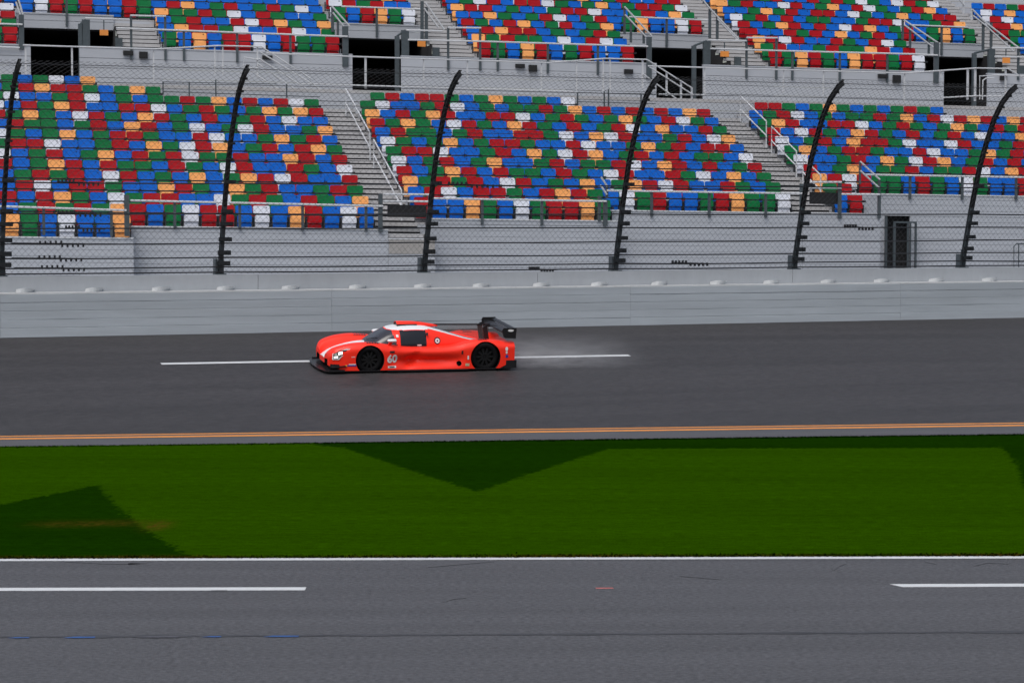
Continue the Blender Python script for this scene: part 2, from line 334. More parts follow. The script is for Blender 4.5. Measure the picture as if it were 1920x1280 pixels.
for i, x in enumerate(wx):
    y = 544 - x * .0125
    t = WALL.at(x, y, WS + .3)[0]; mb = MB(); n = 10
    # a shallow scoop: half cone lying against the wall with its mouth to the track
    ring = []
    for k in range(n + 1):
        a = math.pi * k / n; ring.append((math.cos(a) * .215, math.sin(a)))
    for lx, q in ring: mb.v.append(tuple(WALL.P(t + lx, WS + .515 - .28 * q, 2.594)))
    for lx, q in ring: mb.v.append(tuple(WALL.P(t + lx * 1.05 + .03, WS + .515 - .36 * q, 2.665 + .03 * q)))
    b0 = len(mb.v); mb.v.append(tuple(WALL.P(t - .02, WS + .515, 2.69)))
    for k in range(n): mb.f.append((k, k + 1, n + 2 + k, n + 1 + k)); mb.m.append(0); mb.f.append((n + 1 + k, n + 2 + k, b0)); mb.m.append(0)
    o = mb.build('drain_scoop', M_WHITEP, smooth=False)
    ordn = ['first', 'second', 'third', 'fourth', 'fifth', 'sixth', 'seventh', 'eighth', 'ninth', 'tenth', 'eleventh', 'twelfth', 'thirteenth', 'fourteenth', 'fifteenth', 'sixteenth', 'seventeenth']
    tag(o, 'small white scoop on top of the barrier, %s from the left' % ordn[i], 'scoop', 'white scoops along the barrier')
# catch fence: posts, cables, chain link
FS = WS + .78; FZ = 2.98
PROF = [(0, 0), (.03, .25), (.12, .65), (.25, 1.1), (.45, 1.8), (.62, 2.3), (.86, 3.0), (1.2, 3.7), (1.58, 4.36), (1.98, 4.82), (2.42, 5.14), (2.72, 5.27)]
def prof(z):
    for (d0, z0), (d1, z1) in zip(PROF, PROF[1:]):
        if z <= z1: return d0 + (d1 - d0) * (z - z0) / (z1 - z0)
    return PROF[-1][0]
fence = thing('catch_fence', 'tall chain link catch fence with black curved posts above the barrier', 'fence', WALL.P(12, FS, FZ))
PT = [WALL.at(413, 508, FS)[0] + 5.72 * i for i in range(-3, 8)]
CZ = [.07, .21, .46, .83, 1.22, 1.60, 2.38, 3.0, 3.75, 4.4, 4.85, 5.22]
for t in PT:
    mb = MB(); fine = []
    for (d0, z0), (d1, z1) in zip(PROF, PROF[1:]):
        for k in range(3): fine.append((d0 + (d1 - d0) * k / 3, z0 + (z1 - z0) * k / 3))
    fine.append(PROF[-1])
    # I-section post following the curve
    for lo, hi, w0, w1 in ((-.056, .056, .05, .068), (-.056, .056, -.068, -.05), (-.012, .012, -.056, .056)):
        b0 = len(mb.v)
        for i, (d, z) in enumerate(fine):
            p0 = fine[max(i - 1, 0)]; p1 = fine[min(i + 1, len(fine) - 1)]; tx, tz = p1[0] - p0[0], p1[1] - p0[1]; L = math.hypot(tx, tz); nx, nz = tz / L, -tx / L
            tap = 1 - .25 * i / len(fine)
            for lx, wn in ((lo, w0), (hi, w0), (hi, w1), (lo, w1)):
                mb.v.append(tuple(WALL.P(t + lx * tap, FS - (d + nx * wn), FZ + z + nz * wn)))
        for i in range(len(fine) - 1):
            for k in range(4): mb.f.append((b0 + 4 * i + k, b0 + 4 * i + (k + 1) % 4, b0 + 4 * i + 4 + (k + 1) % 4, b0 + 4 * i + 4 + k)); mb.m.append(1 if fine[i][1] < 1.75 else 0)
        mb.f.append(tuple(b0 + 4 * (len(fine) - 1) + k for k in range(4))); mb.m.append(0)
    post = part(mb, 'post', [M_POST, M_GALV], fence)
    for z, hw, hz in ((.30, .17, .06), (.58, .17, .06), (.93, .17, .055), (1.33, .17, .055), (1.66, .16, .05), (2.42, .15, .05)):
        d = prof(z); mb = MB(); mb.sbox(t - hw + .05, t + hw + .05, FS - d - .16, FS - d - .075, FZ + z - hz, FZ + z + hz, WALL)
        mb.sbox(t - hw + .07, t - hw + .15, FS - d - .19, FS - d - .15, FZ + z - hz * .6, FZ + z + hz * .6, WALL)
        mb.sbox(t + hw - .06, t + hw + .02, FS - d - .19, FS - d - .15, FZ + z - hz * .6, FZ + z + hz * .6, WALL)
        sub(mb, 'bracket', M_BRKT, post, fence)
    mb = MB(); mb.sbox(t - .17, t + .13, FS - .14, FS + .14, FZ + .0, FZ + .035, WALL); mb.sbox(t - .16, t - .10, FS - .12, FS + .12, FZ + .03, FZ + .42, WALL); mb.sbox(t + .03, t + .12, FS + .08, FS + .15, FZ + .03, FZ + .55, WALL); sub(mb, 'base_plate', M_GALV, post, fence)
    for z in (3.0, 3.4, 3.75, 4.1, 4.4, 4.7, 5.0):
        mb = MB(); d = prof(z); mb.sbox(t - .10, t + .10, FS - d - .10, FS - d - .06, FZ + z - .03, FZ + z + .03, WALL); sub(mb, 'clip', M_POST, post, fence)
for ci, z in enumerate(CZ):
    mb = MB(); d = prof(z); path = []
    rr = .019 if z < 2.0 else (.018 if z < 2.5 else .008)
    for i in range(len(PT) - 1):
        for k in range(8):
            q = k / 8; sag = .035 * 4 * q * (1 - q) * (1 if ci % 2 else .7) * math.sin(i * 1.7 + ci * 2.3)
            path.append(WALL.P(PT[i] + (PT[i + 1] - PT[i]) * q, FS - d - .13, FZ + z - abs(sag) * .6))
    mb.tube(path, rr, 5); part(mb, 'cable', M_CABLE, fence)
# cable splices: rows of small clamps above, then below, the cable
for x0, x1, y in ((20, 200, 464.5), (20, 195, 490.5), (25, 200, 507), (105, 195, 351), (105, 200, 406.5), (120, 195, 436), (1255, 1333, 498), (988, 1040, 514), (1578, 1640, 428), (836, 935, 356)):
    z = WALL.at((x0 + x1) / 2, y, FS - .2)[1] - FZ; z = min(CZ, key=lambda q: abs(q - z)); d = prof(z)
    mb = MB(); ta_, tb_ = WALL.at(x0, y, FS - d)[0], WALL.at(x1, y, FS - d)[0]
    mb.tube([WALL.P(ta_, FS - d - .14, FZ + z + .02), WALL.P((ta_ + tb_) / 2, FS - d - .15, FZ + z + .005), WALL.P(tb_, FS - d - .14, FZ + z - .02)], .014, 5)
    for i in range(5):
        t = ta_ + (tb_ - ta_) * (.45 + .1 * i if x1 - x0 < 110 else .52 + .055 * i); mb.sbox(t - .02, t + .02, FS - d - .19, FS - d - .12, FZ + z - .085, FZ + z + .01, WALL)
        t = ta_ + (tb_ - ta_) * (.02 + .08 * i if x1 - x0 < 110 else .35 + .055 * i - (.06)); mb.sbox(t - .02, t + .02, FS - d - .19, FS - d - .12, FZ + z - .01, FZ + z + .08, WALL)
    part(mb, 'splice_clamp', M_CABLE, fence)
# chain link wires: two families of diagonals bent along the profile
arc = [0.0]
for (d0, z0), (d1, z1) in zip(PROF, PROF[1:]): arc.append(arc[-1] + math.hypot(d1 - d0, z1 - z0))
mb = MB(); step = .165; LA = arc[-1]; ta_, tb_ = PT[1] - 2, PT[-2]
sT, sS = WALL.T, WALL.S
for fam in (-1, 1):
    t = ta_ - LA
    while t < tb_ + LA:
        pts = []
        for L, (d, z) in zip(arc, PROF):
            tt = t + fam * L * .92
            if ta_ < tt < tb_: pts.append(WALL.P(tt, FS - d - .115 + fam * .004, FZ + z + .03))
        if len(pts) > 1: mb.tube(pts, .0034, 3, cap=False)
        t += step
part(mb, 'chain_link', M_WIRE, fence)['kind'] = 'stuff'
# ================================================================== GRANDSTAND
PS = .53902; O1, O2, O3 = 3.4775, 15.687, 30.096          # seat pitch, left edge of the first full column of each lower bank
def rs_(r): return 73 + .90188 * r
def rz_(r): return 4.97827 + .34475 * r                   # top of the backrests of lower row r
def us_(k): return 87 + .884 * k
def uz_(k): return 11.264 + .3546 * k
tag(strip('concourse', WALL.P(-10, WS + .98, 1.9), WALL.P(90, WS + .98, 1.9), WALL.P(-10, WS + 60, 1.9), WALL.P(90, WS + 60, 1.9), 0, 1, M_CONC, nu=2, nv=2), kind='structure')
stand = thing('grandstand', 'white grandstand of two seating decks behind the catch fence', 'grandstand', STAND.P(18, 71, 1.9))
def gpart(name, m, *boxes, root=None):
    mb = MB()
    for b in boxes: mb.sbox(*b)
    return part(mb, name, m, root or stand)
TL0, TR0 = -2.0, O3 + 26 * PS
TE = STAND.at(1651, 390, rs_(2) - .82)[0]; print('TE', TE, O3 + 4 * PS)
# lower terraces: one plank and one riser board for each row of each bank
def terrace(t0, t1, s, z, run, rise, m=M_ALU):
    gpart('tread', m, (t0, t1, s - .74, s - .74 + run + .02, z - .05, z)); gpart('riser', M_SIDING, (t0, t1, s - .735, s - .70, z - rise - .02, z - .052))
A1L, A1R, A2L, A2R = O1 + 20 * PS + .02, O2 - .03, O2 + 24 * PS + .02, O3 - .03
for r in range(-1, 14):
    z = rz_(r) - .80; s = rs_(r)
    rng = [(TL0, O1 + 6 * PS if r == -1 else A1L), (A1R, A2L), (A2R, TR0)]
    if r < 1: rng = rng[:1]
    if r == 1: rng[1] = (A1R, O2 + 12 * PS)
    if r < 2: rng = [q for q in rng if q[0] < 25]
    if r in (2, 3): rng[2] = (A2R, TE)
    for t0, t1 in rng: terrace(t0, t1, s, z, .902, .345)
    for q0, q1, rmin in ((A1L, A1R, 0), (A2L, A2R, 2)):
        if r >= rmin and r <= 12:
            for h in (0, 1):
                zz = z + .172 * h; ss = s - .74 + .451 * h
                gpart('aisle_step', M_ALU, (q0 + .004, q1 - .004, ss, ss + .475, zz - .115, zz)); gpart('aisle_backing', M_SHADE, (q0 + .004, q1 - .004, ss + .06, ss + .08, zz - .24, zz - .117))  # dark strip painted as the shade in the open gap under each step
# front walls with siding boards, coping and end returns
FRONTS = [(TL0, O1 + 6 * PS, -1), (O1 + 6 * PS, A1L + .25, 0), (A1L + .25, A1R + .35, 0), (A1R + .35, O2 + 12 * PS, 1), (O2 + 12 * PS, A2L + .1, 2), (A2L + .1, TE, 2), (TE, TR0, 4)]
SF = {r: rs_(r) - .82 for r in range(-1, 6)}
dT0, dT1 = STAND.at(1659, 450, SF[4])[0], STAND.at(1706, 450, SF[4])[0]
dZ = STAND.at(1680, 405, SF[4])[1]
for i, (t0, t1, r) in enumerate(FRONTS):
    zc = rz_(r) - .655; s = SF[r]
    if i == 2: zc -= .28
    z = zc - .045; k = 0
    gpart('coping', M_RAIL, (t0, t1 - .004, s - .03, s + .10, zc - .045, zc))
    while z > 2.0:
        h = .19 if k else .14; zz = max(z - h, 1.9)
        segs = [(t0, t1 - .006)]
        if r == 4 and zz < dZ: segs = [(t0, dT0), (dT1, t1 - .006)]
        for a, b in segs:
            L = b - a; n = max(1, round(L / 7.3))
            for q in range(n):
                ds = rnd.uniform(-.006, .006); gpart('siding_board', M_SIDING, (a + L * q / n + .003, a + L * (q + 1) / n - .003, s + ds, s + .03 + ds, zz + .006, z - .003))
        z = zz; k += 1
    gpart('wall_core', M_SIDING, *[(a, b, s + .04, s + .12, 1.9, zc - .05) for a, b in ([(t0, t1)] if r < 4 else [(t0, dT0), (dT1, t1)])], root=stand)
    if i + 1 < len(FRONTS) and FRONTS[i + 1][2] > r: gpart('end_wall', M_SIDING, (t1 - .05, t1, s + .12, SF[FRONTS[i + 1][2]] - .01, 1.9, zc))
gpart('tan_panel', mat('tan_concrete', (.30, .29, .28), .8, .1, 4), (A1L + .27, A1R + .33, SF[0] - .02, SF[0] - .005, rz_(0) - 1.42, rz_(0) - .98))
# doorway in the right front wall
gpart('door_recess', M_SHADE, (dT0, dT1, SF[4] + .5, SF[4] + .55, 1.9, dZ), (dT0 - .04, dT0, SF[4] + .05, SF[4] + .55, 1.9, dZ), (dT1, dT1 + .04, SF[4] + .05, SF[4] + .55, 1.9, dZ), (dT0, dT1, SF[4] + .05, SF[4] + .55, dZ, dZ + .04))
gate = thing('steel_gate', 'dark steel mesh gate standing in the doorway of the lower wall', 'gate', STAND.P(dT0, SF[4], 1.9))
g0, g1, gz = dT0 + .05, STAND.at(1718, 450, SF[4] - .3)[0], STAND.at(1680, 415, SF[4])[1]
for nm, b in (('stile', (dT0 - .02, dT0 + .06, SF[4] - .08, SF[4] - .02, 1.92, dZ - .02)), ('stile', (g0 + .12, g0 + .20, SF[4] - .35, SF[4] - .28, 1.92, gz)), ('stile', (g1 - .06, g1, SF[4] - .35, SF[4] - .28, 1.92, gz - .06)), ('stile', (g0 + .62, g0 + .68, SF[4] - .34, SF[4] - .29, 1.92, gz - .03)), ('top_rail', (g0 + .12, g1, SF[4] - .345, SF[4] - .285, gz - .06, gz)), ('middle_rail', (g0 + .12, g1, SF[4] - .34, SF[4] - .29, 3.05, 3.10)), ('bar', (g1 - .24, g1 - .20, SF[4] - .34, SF[4] - .29, 1.92, gz - .03))):
    gpart(nm, M_GALV, b, root=gate)
gt2 = thing('metal_barricade', 'thin grey steel barricade by the lower wall at the right edge', 'barricade', STAND.P(42, SF[4] - .4, 1.9))
mb = MB(); q = [STAND.P(*(lambda t, z: (t, SF[4] - .4, z))(*STAND.at(x, y, SF[4] - .4))) for x, y in ((1901, 520), (1901, 462), (1906, 457), (1930, 457))]; mb.tube(q, .022, 6)
part(mb, 'hoop', M_GALV, gt2)
mb = MB(); q = [STAND.P(*(lambda t, z: (t, SF[4] - .4, z))(*STAND.at(x, y, SF[4] - .4))) for x, y in ((1910, 520), (1910, 458))]; mb.tube(q, .02, 6); part(mb, 'bar', M_GALV, gt2)
# ---- crosswalk, panel wall and upper deck
CW = 9.20                                                   # walkway level
SPN = us_(0) - .86                                          # face of the panel wall
T13 = O1 + 6 * PS + .12
gpart('walkway', M_ALU, (TL0, T13, rs_(14) - .74, SPN + .9, CW - .12, CW), (T13, TR0, rs_(13) - .55, SPN + .9, CW - .12, CW))
for q, (z0, z1) in enumerate(((8.06, 8.42), (8.43, 8.78), (8.79, CW - .125))):
    for j in range(8): a = T13 + (TR0 - T13) * j / 8; gpart('siding_board', M_SIDING, (a, a + (TR0 - T13) / 8 - .006, rs_(13) - .58 + .01 * (q % 2), rs_(13) - .52, z0, z1 - .012))
UA, UB, UC = 9.25, 20.87, 32.35; PB = .556
def tpx(x, y, s): return STAND.at(x, y, s)[0]
ZEND = tpx(33.5, 60, us_(0)); UAR = UA + 12 * PS; UBR = UB + 11 * PB; UCR = UC + 12 * PS
STW = 1.45
SECT = [(TL0, ZEND + .06), (UA - .02, UAR + .08), (UB - .02, UBR + .08), (UC - .02, UCR + .08), (UC + 19 * PS + STW, 52.0)]
NOTCH = [(SECT[i][1], SECT[i + 1][0] - STW) for i in range(4)]
STAIR = [(SECT[i + 1][0] - STW + .02, SECT[i + 1][0] - .02) for i in range(4)]
for k in range(0, 14):
    z = uz_(k) - .80; s = us_(k)
    if k < 4: rng = SECT
    else: rng = [(TL0, UAR + 6.3 * PS), (UB - .02, UB + 18 * PB + .05), (UC - .02, UC + 19 * PS + .03), SECT[4]]
    for t0, t1 in rng: terrace(t0, t1, s, z, .884, .355)
    for i, (t0, t1) in enumerate(STAIR):
        if k >= 4 and i == 0: continue
        for h in (0, 1):
            zz = z + .177 * h; ss = s - .74 + .442 * h
            gpart('aisle_step', M_ALU, (t0, t1, ss, ss + .465, zz - .115, zz)); gpart('aisle_backing', M_SHADE, (t0, t1, ss + .06, ss + .08, zz - .24, zz - .117))  # same dark strips, painting the shade between the open upper steps
# lower flights from the walkway to the first upper row
for i, (t0, t1) in enumerate(STAIR):
    gpart('aisle_backing', M_SIDING, *[(t0, t1, SPN + .14 + .0 * h, SPN + .18, CW + .0, uz_(0) - .86) for h in (0,)])
# panel wall: four boards high, cut by the portal doorways
DOORS = [(tpx(a, 130, SPN), tpx(b, 130, SPN)) for a, b in ((58, 149), (661, 752), (1231, 1318), (1770, 1851))]
PTOP = uz_(0) - .66
zb = [CW + .005, CW + .31, CW + .65, CW + .99, PTOP - .05]
cuts = [TL0] + [q for d in DOORS for q in d] + [TR0 + 6]
for j in range(4):
    for a, b in zip(cuts[0::2], cuts[1::2]):
        n = max(1, round((b - a) / 4.5)); L = (b - a) / n
        for q in range(n): ds = rnd.uniform(-.005, .005); gpart('siding_board', M_SIDING, (a + L * q + .003, a + L * (q + 1) - .003, SPN + ds, SPN + .04 + ds, zb[j] + .012, zb[j + 1] - .003))
for a, b in zip(cuts[0::2], cuts[1::2]): gpart('coping', M_SIDING, (a, b, SPN - .02, SPN + .12, PTOP - .05, PTOP))
# portals: fascia under the fifth row, tunnel below it coloured near-black for want of light
for i, (t0, t1) in enumerate(NOTCH):
    sF = us_(4) - .80; ztop = uz_(4) - .66; zbt = 11.47
    gpart('fascia_board', M_SIDING, (t0, t1, sF, sF + .04, zbt, zbt + .27)); gpart('fascia_board', M_SIDING, (t0, t1, sF - .006, sF + .04, zbt + .282, ztop - .05)); gpart('coping', M_SIDING, (t0, t1, sF - .03, sF + .1, ztop - .05, ztop))
    e = t1 + STW * .75
    gpart('portal_wall', M_SHADE, (t0 - .05, t0, sF + .05, sF + 7, CW, zbt))
    gpart('portal_cheek', M_SIDING, *[(t0 - .04, t0, us_(k) - .73, us_(k) + .14, CW, uz_(k) - .78) for k in range(4)])
    gpart('portal_wall', M_SHADE, (t1, t1 + .01, SPN + .13, sF, CW, uz_(0) - .9), (t1, t1 + .04, sF + .05, sF + 7, CW, zbt))
    gpart('portal_back', M_SHADE, (t0, t1, sF + 7, sF + 7.1, CW, zbt)); gpart('portal_ceiling', M_SHADE, (t0, t1, sF + .05, sF + 7, zbt - .06, zbt))
    gpart('portal_floor', M_SHADE, (t0, t1, SPN + .95, sF + 7, CW - .1, CW - .01))
    # sloping closing panels beside the stair
    mb = MB()
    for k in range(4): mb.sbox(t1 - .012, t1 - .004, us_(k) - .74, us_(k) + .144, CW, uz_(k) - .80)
    part(mb, 'portal_side', M_SHADE, stand)
# small black boxes on the panel wall
VB = [(231, 250, 95, 104), (261, 277, 97, 110), (492, 511, 104, 112), (967, 984, 120, 128), (992, 1007, 122, 135), (1171, 1187, 130, 139), (1647, 1664, 139, 147), (1675, 1689, 141, 156), (1876, 1888, 142, 151)]
for i, (x0, x1, y0, y1) in enumerate(VB):
    t0, z1 = STAND.at(x0, y0, SPN - .1); t1, z0 = STAND.at(x1, y1, SPN - .1); mb = MB(); mb.sbox(t0, t1, SPN - .12, SPN - .02, z0, z1); mb.sbox(t0 + .04, t1 - .04, SPN - .13, SPN - .12, z0 + .03, z1 - .03)
    o = mb.build('wall_box', M_BLACK)
    tag(o, 'small black box on the white upper deck wall, %s from the left' % ordn[i], 'box', 'black boxes on the upper deck wall')
# orange section signs in the portals
for i, (x0, x1, y0, y1) in enumerate(((187, 203, 56, 67), (783, 798, 77, 88), (1351, 1367, 96, 107), (1880, 1894, 108, 119))):
    s = SPN + 1.6; t0, z1 = STAND.at(x0, y0, s); t1, z0 = STAND.at(x1, y1, s); sg = thing('section_sign', 'small orange sign in the %s dark portal from the left' % ordn[i], 'sign', STAND.P((t0 + t1) / 2, s, z0), 'orange portal signs')
    gpart('plate', M_ORANGE, (t0, t1, s, s + .03, z0, z1), root=sg); gpart('hanger', M_GALV, ((t0 + t1) / 2 - .02, (t0 + t1) / 2 + .02, s + .035, s + .06, z0, z1 + .35), root=sg)
# black screens hung at the feet of the two aisles
for i, (x0, x1, y0, y1, r) in enumerate(((727, 800, 384, 408, 0), (1519, 1575, 360, 383, 2))):
    s = SF[r] + .02; t0, z1 = STAND.at(x0, y0, s); t1, z0 = STAND.at(x1, y1, s); mb = MB(); mb.sbox(t0, t1, s, s + .06, z0, z1); mb.sbox(t0 + .03, t1 - .03, s - .006, s, z0 + .03, z1 - .03)
    tag(mb.build('black_screen', M_BLACK), 'black rectangular panel on the railing at the foot of the %s aisle' % ('left' if i == 0 else 'right'), 'panel')
# ------------------------------------------------------------------ railings
def railing(label, s, rails, posts, pm=M_GALV, rm=M_RAIL, rr=.032, pw=.04, smap=None):
    x, y = rails[0][0]; t, z = STAND.at(x, y, s); root = thing('railing', label, 'railing', STAND.P(t, s, z - 1))
    for pl in rails:
        mb = MB(); pts = []
        for x, y in pl: t, z = STAND.at(x, y, s); pts.append(STAND.P(t, s, z))
        mb.tube(pts, rr, 6); part(mb, 'rail', rm, root)
    for p in posts:
        x, y0, y1 = p[:3]; wd = p[3] if len(p) > 3 else pw
        t, z1 = STAND.at(x, y0, s); _, z0 = STAND.at(x, y1, s); mb = MB(); mb.sbox(t - wd, t + wd, s + .034, s + .10, z0, z1 + .01)
        part(mb, 'post', p[4] if len(p) > 4 else pm, root)
    return root
W_ = M_RAIL
railing('front railing of the leftmost lower seating block', SF[-1] - .12, [[(-60, 385), (237, 394.5)]], [(82, 388, 441), (209, 393, 443), (238, 366, 443, .075)])
railing('front railing of the lower block left of the first aisle', SF[0] - .12, [[(245, 376), (718, 386.5)]], [(328, 378, 428), (450, 380, 430), (568, 383, 433), (687, 385, 434), (714, 364, 435, .065)])
railing('short double railing above the black panel of the left aisle', SF[0] - .1, [[(718, 364), (806, 365)], [(718, 377), (806, 378)]], [(806, 365, 420)])
railing('front railing of the lower block right of the first aisle', SF[1] - .12, [[(812, 372), (1137, 377.5)]], [(905, 373, 421), (1017, 375, 423), (1125, 368, 415, .05), (1136, 376, 424, .07)])
railing('front railing of the lower block left of the second aisle', SF[2] - .12, [[(1138, 357.5), (1505, 363)]], [(1223, 359, 406), (1331, 361, 407), (1437, 362, 407), (1505, 345, 408, .07)])
railing('stub railing with two white bars beside the front railing step', SF[2] - .1, [[(1127, 332), (1139, 350)], [(1126, 347), (1138, 365)]], [(1139, 350, 372)])
railing('short double railing above the black panel of the right aisle', SF[2] - .11, [[(1507, 341.5), (1578, 341.5)], [(1507, 352), (1578, 352.5)], [(1578, 364), (1650, 365)]], [(1576, 340, 409, .06), (1650, 364, 409, .05)])
railing('front railing of the rightmost lower seating block', SF[4] - .12, [[(1622, 327.5), (2000, 334)], [(1613, 303), (1650, 337)], [(1613, 320), (1648, 352)]], [(1614, 303, 345, .03), (1650, 337, 366, .04), (1708, 329, 373), (1806, 331, 374), (1907, 333, 375)])
# handrails of the lower aisles (they climb with the steps)
def handrail(label, t, segs, zlo=.42, zhi=.92, upper=False, loop=True):
    S_, Z_ = (us_, uz_) if upper else (rs_, rz_)
    root = thing('handrail', label, 'handrail', STAND.P(t, S_(segs[0][0]), Z_(segs[0][0]) - .8))
    for r0, r1 in segs:
        a = [STAND.P(t, S_(r) - .6, Z_(r) - .8 + zhi) for r in (r0, r1)]; b = [STAND.P(t, S_(r) - .6, Z_(r) - .8 + zlo) for r in (r0, r1)]
        mb = MB(); mb.tube([b[0], a[0], a[1], b[1], b[0]], .024, 6); part(mb, 'rail_loop', M_RAIL, root)
        for r in (r0, r1):
            mb = MB(); mb.tube([STAND.P(t, S_(r) - .6, Z_(r) - .82), STAND.P(t, S_(r) - .6, Z_(r) - .8 + zlo)], .024, 6); part(mb, 'post', M_RAIL, root)
handrail('white handrail climbing the left lower aisle', (A1L + A1R) / 2 + .25, [(1.2, 6.2), (6.9, 11.8)])
handrail('white handrail climbing the right lower aisle', A2R - .12, [(3.4, 5.2), (5.9, 8.6), (9.2, 12.2)])
# white guard rails of the walkway and the stairs leading down from it
GS = rs_(13) - .35
railing('white walkway railing above the left lower bank, sloping down the stair', GS, [[(43, 85), (290, 92.5), (410, 86), (490, 88), (583, 148)], [(488, 98), (600, 167)], [(485, 110), (583, 172)], [(484, 120), (578, 185)], [(484, 143), (552, 186)], [(484, 112), (458, 108), (456, 126), (482, 128)]],
        [(48, 86, 140, .03), (135, 88, 142, .03), (288, 93, 152, .025), (403, 87, 140, .022), (418, 87, 140, .022), (483, 88, 144, .03), (583, 148, 176, .025)], W_, rr=.026)
railing('white walkway railing crossing the second portal doorway', GS, [[(498, 100), (665, 106.5), (1028, 118), (1135, 110), (1213, 112), (1297, 165)], [(560, 157), (760, 163), (1075, 172)], [(1218, 126), (1298, 177)], [(1206, 139), (1288, 200)]],
        [(686, 108, 166, .035), (795, 112, 150, .025), (877, 115, 152, .025), (1016, 118, 172, .025), (1082, 115, 172, .022), (1132, 111, 172, .022), (1145, 111, 172, .022), (1206, 112, 165, .03), (1251, 136, 180, .03), (1278, 153, 185, .03), (1298, 165, 200, .03)], W_, rr=.026)
railing('white walkway railing crossing the third and fourth portal doorways', GS, [[(1215, 124), (1470, 131), (1697, 137.5), (1830, 128), (1890, 129), (1960, 172)], [(1235, 177), (1325, 178.5)], [(1765, 183.5), (1830, 180), (1890, 181)], [(1842, 187), (1843, 151), (1849, 147), (1864, 147)], [(1837, 187), (1837, 143), (1870, 141), (1930, 143)]],
        [(1322, 127, 180, .03), (1470, 131, 175, .022), (1545, 134, 180, .022), (1697, 138, 190, .025), (1765, 133, 146, .025), (1816, 130, 187, .035), (1830, 129, 190, .035), (1887, 130, 185, .03)], W_, rr=.026)
railing('thin dark railing behind the top row of the left bank', rs_(12) - .1, [[(305, 154), (520, 158)], [(305, 172), (600, 182)]], [(306, 154, 178, .02), (355, 154, 180, .02), (405, 150, 181, .02), (538, 158, 184, .02)], M_GALV, M_GALV, rr=.014)
railing('thin dark railing behind the top row of the middle bank', rs_(12) - .1, [[(1083, 174), (1230, 178)], [(1083, 191), (1230, 195)]], [(1084, 174, 198, .02), (1134, 172, 200, .02), (1142, 168, 200, .02), (1203, 176, 203, .02)], M_GALV, M_GALV, rr=.014)
# upper deck front railings
US0 = SPN - .10
railing('upper deck front railing left of the first upper stair', US0, [[(-60, 43), (42, 46.5)], [(-60, 86), (37, 90)]], [(40, 28, 92, .09), (-25, 44, 95)])
railing('upper deck front railing between the first and second portals', US0, [[(160, 34.5), (243, 37)], [(218, 53), (652, 69)], [(244, 29.5), (311, 31)]], [(246, 30, 112), (310, 31, 113), (345, 58, 114), (445, 61, 117), (545, 65, 120), (648, 50, 125, .11)])
railing('upper deck front railing between the second and third portals', US0, [[(762, 57), (830, 58.5)], [(765, 75), (905, 78), (1215, 87.5)], [(840, 52), (902, 53)]], [(841, 52, 131), (901, 53, 132), (934, 79, 133), (1028, 83, 137), (1122, 86, 140), (1218, 70, 148, .10)])
railing('upper deck front railing between the third and fourth portals', US0, [[(1328, 75.5), (1400, 77)], [(1332, 91.5), (1460, 95.5), (1720, 102), (1758, 104)], [(1400, 71), (1458, 71.5)]], [(1401, 71, 147), (1457, 72, 149), (1487, 97, 150), (1576, 99, 152), (1665, 102, 155), (1757, 80, 156, .10)])
railing('upper deck front railing right of the fourth portal', US0, [[(1860, 90), (1990, 91)], [(1865, 106.5), (1990, 108)]], [(1911, 91, 150), (1960, 91, 150)])
US4 = us_(4) - .9
for nm, rl, po in (('first', [[(44, 8), (44, 8.5)]], [(125, -6, 49)]), ('second', [[(640, 12.5), (795, 18)]], [(707, 15, 70)]), ('third', [[(1180, 32), (1335, 38.5)]], [(1251, 36, 88)]), ('fourth', [[(1708, 47.5), (1846, 53)]], [(1767, 49, 103)])):
    if nm == 'first': rl = [[(40, -12), (218, -6)]]
    railing('railing over the white fascia of the %s portal from the left' % nm, US4, rl, po)
for nm, rl, po in (('first', [[(33, -6), (43, 28)], [(30, 4), (42, 40)]], []), ('second', [[(622, 12), (655, 49)], [(624, 24), (654, 62)]], [(624, 12, 60, .05), (634, 40, 78)]), ('third', [[(1171, 13), (1222, 68)], [(1172, 28), (1222, 81)]], [(1172, 13, 64), (1184, 40, 80), (1208, 56, 82)]), ('fourth', [[(1695, 38), (1762, 83)], [(1697, 48), (1760, 97)]], [(1694, 37, 75), (1708, 48, 90), (1743, 75, 102)])):
    railing('white sloping rails on the left side of the %s portal' % nm, us_(1.4) - .5, rl, po, rr=.034)
for nm, rl, po in (('second', [[(797, 5), (833, 56)], [(795, 16), (822, 52)]], [(792, 3, 74, .06), (800, 15, 75, .06)]), ('third', [[(1327, 12), (1385, 74)], [(1345, 36), (1385, 78)], [(1312, -8), (1327, 12)]], [(1332, 18, 72, .05), (1346, 30, 74, .05)]), ('fourth', [[(1823, 18), (1845, 40), (1910, 90)], [(1825, 30), (1850, 50), (1900, 96)], [(1795, -5), (1808, 10)]], [(1845, 38, 96, .05), (1860, 44, 96, .05), (1808, -10, 26, .03, W_), (1823, 18, 38, .03, W_)])):
    railing('white sloping handrail beside the upper stair at the %s portal' % nm, us_(2.2) - .5, rl, po, rr=.036)
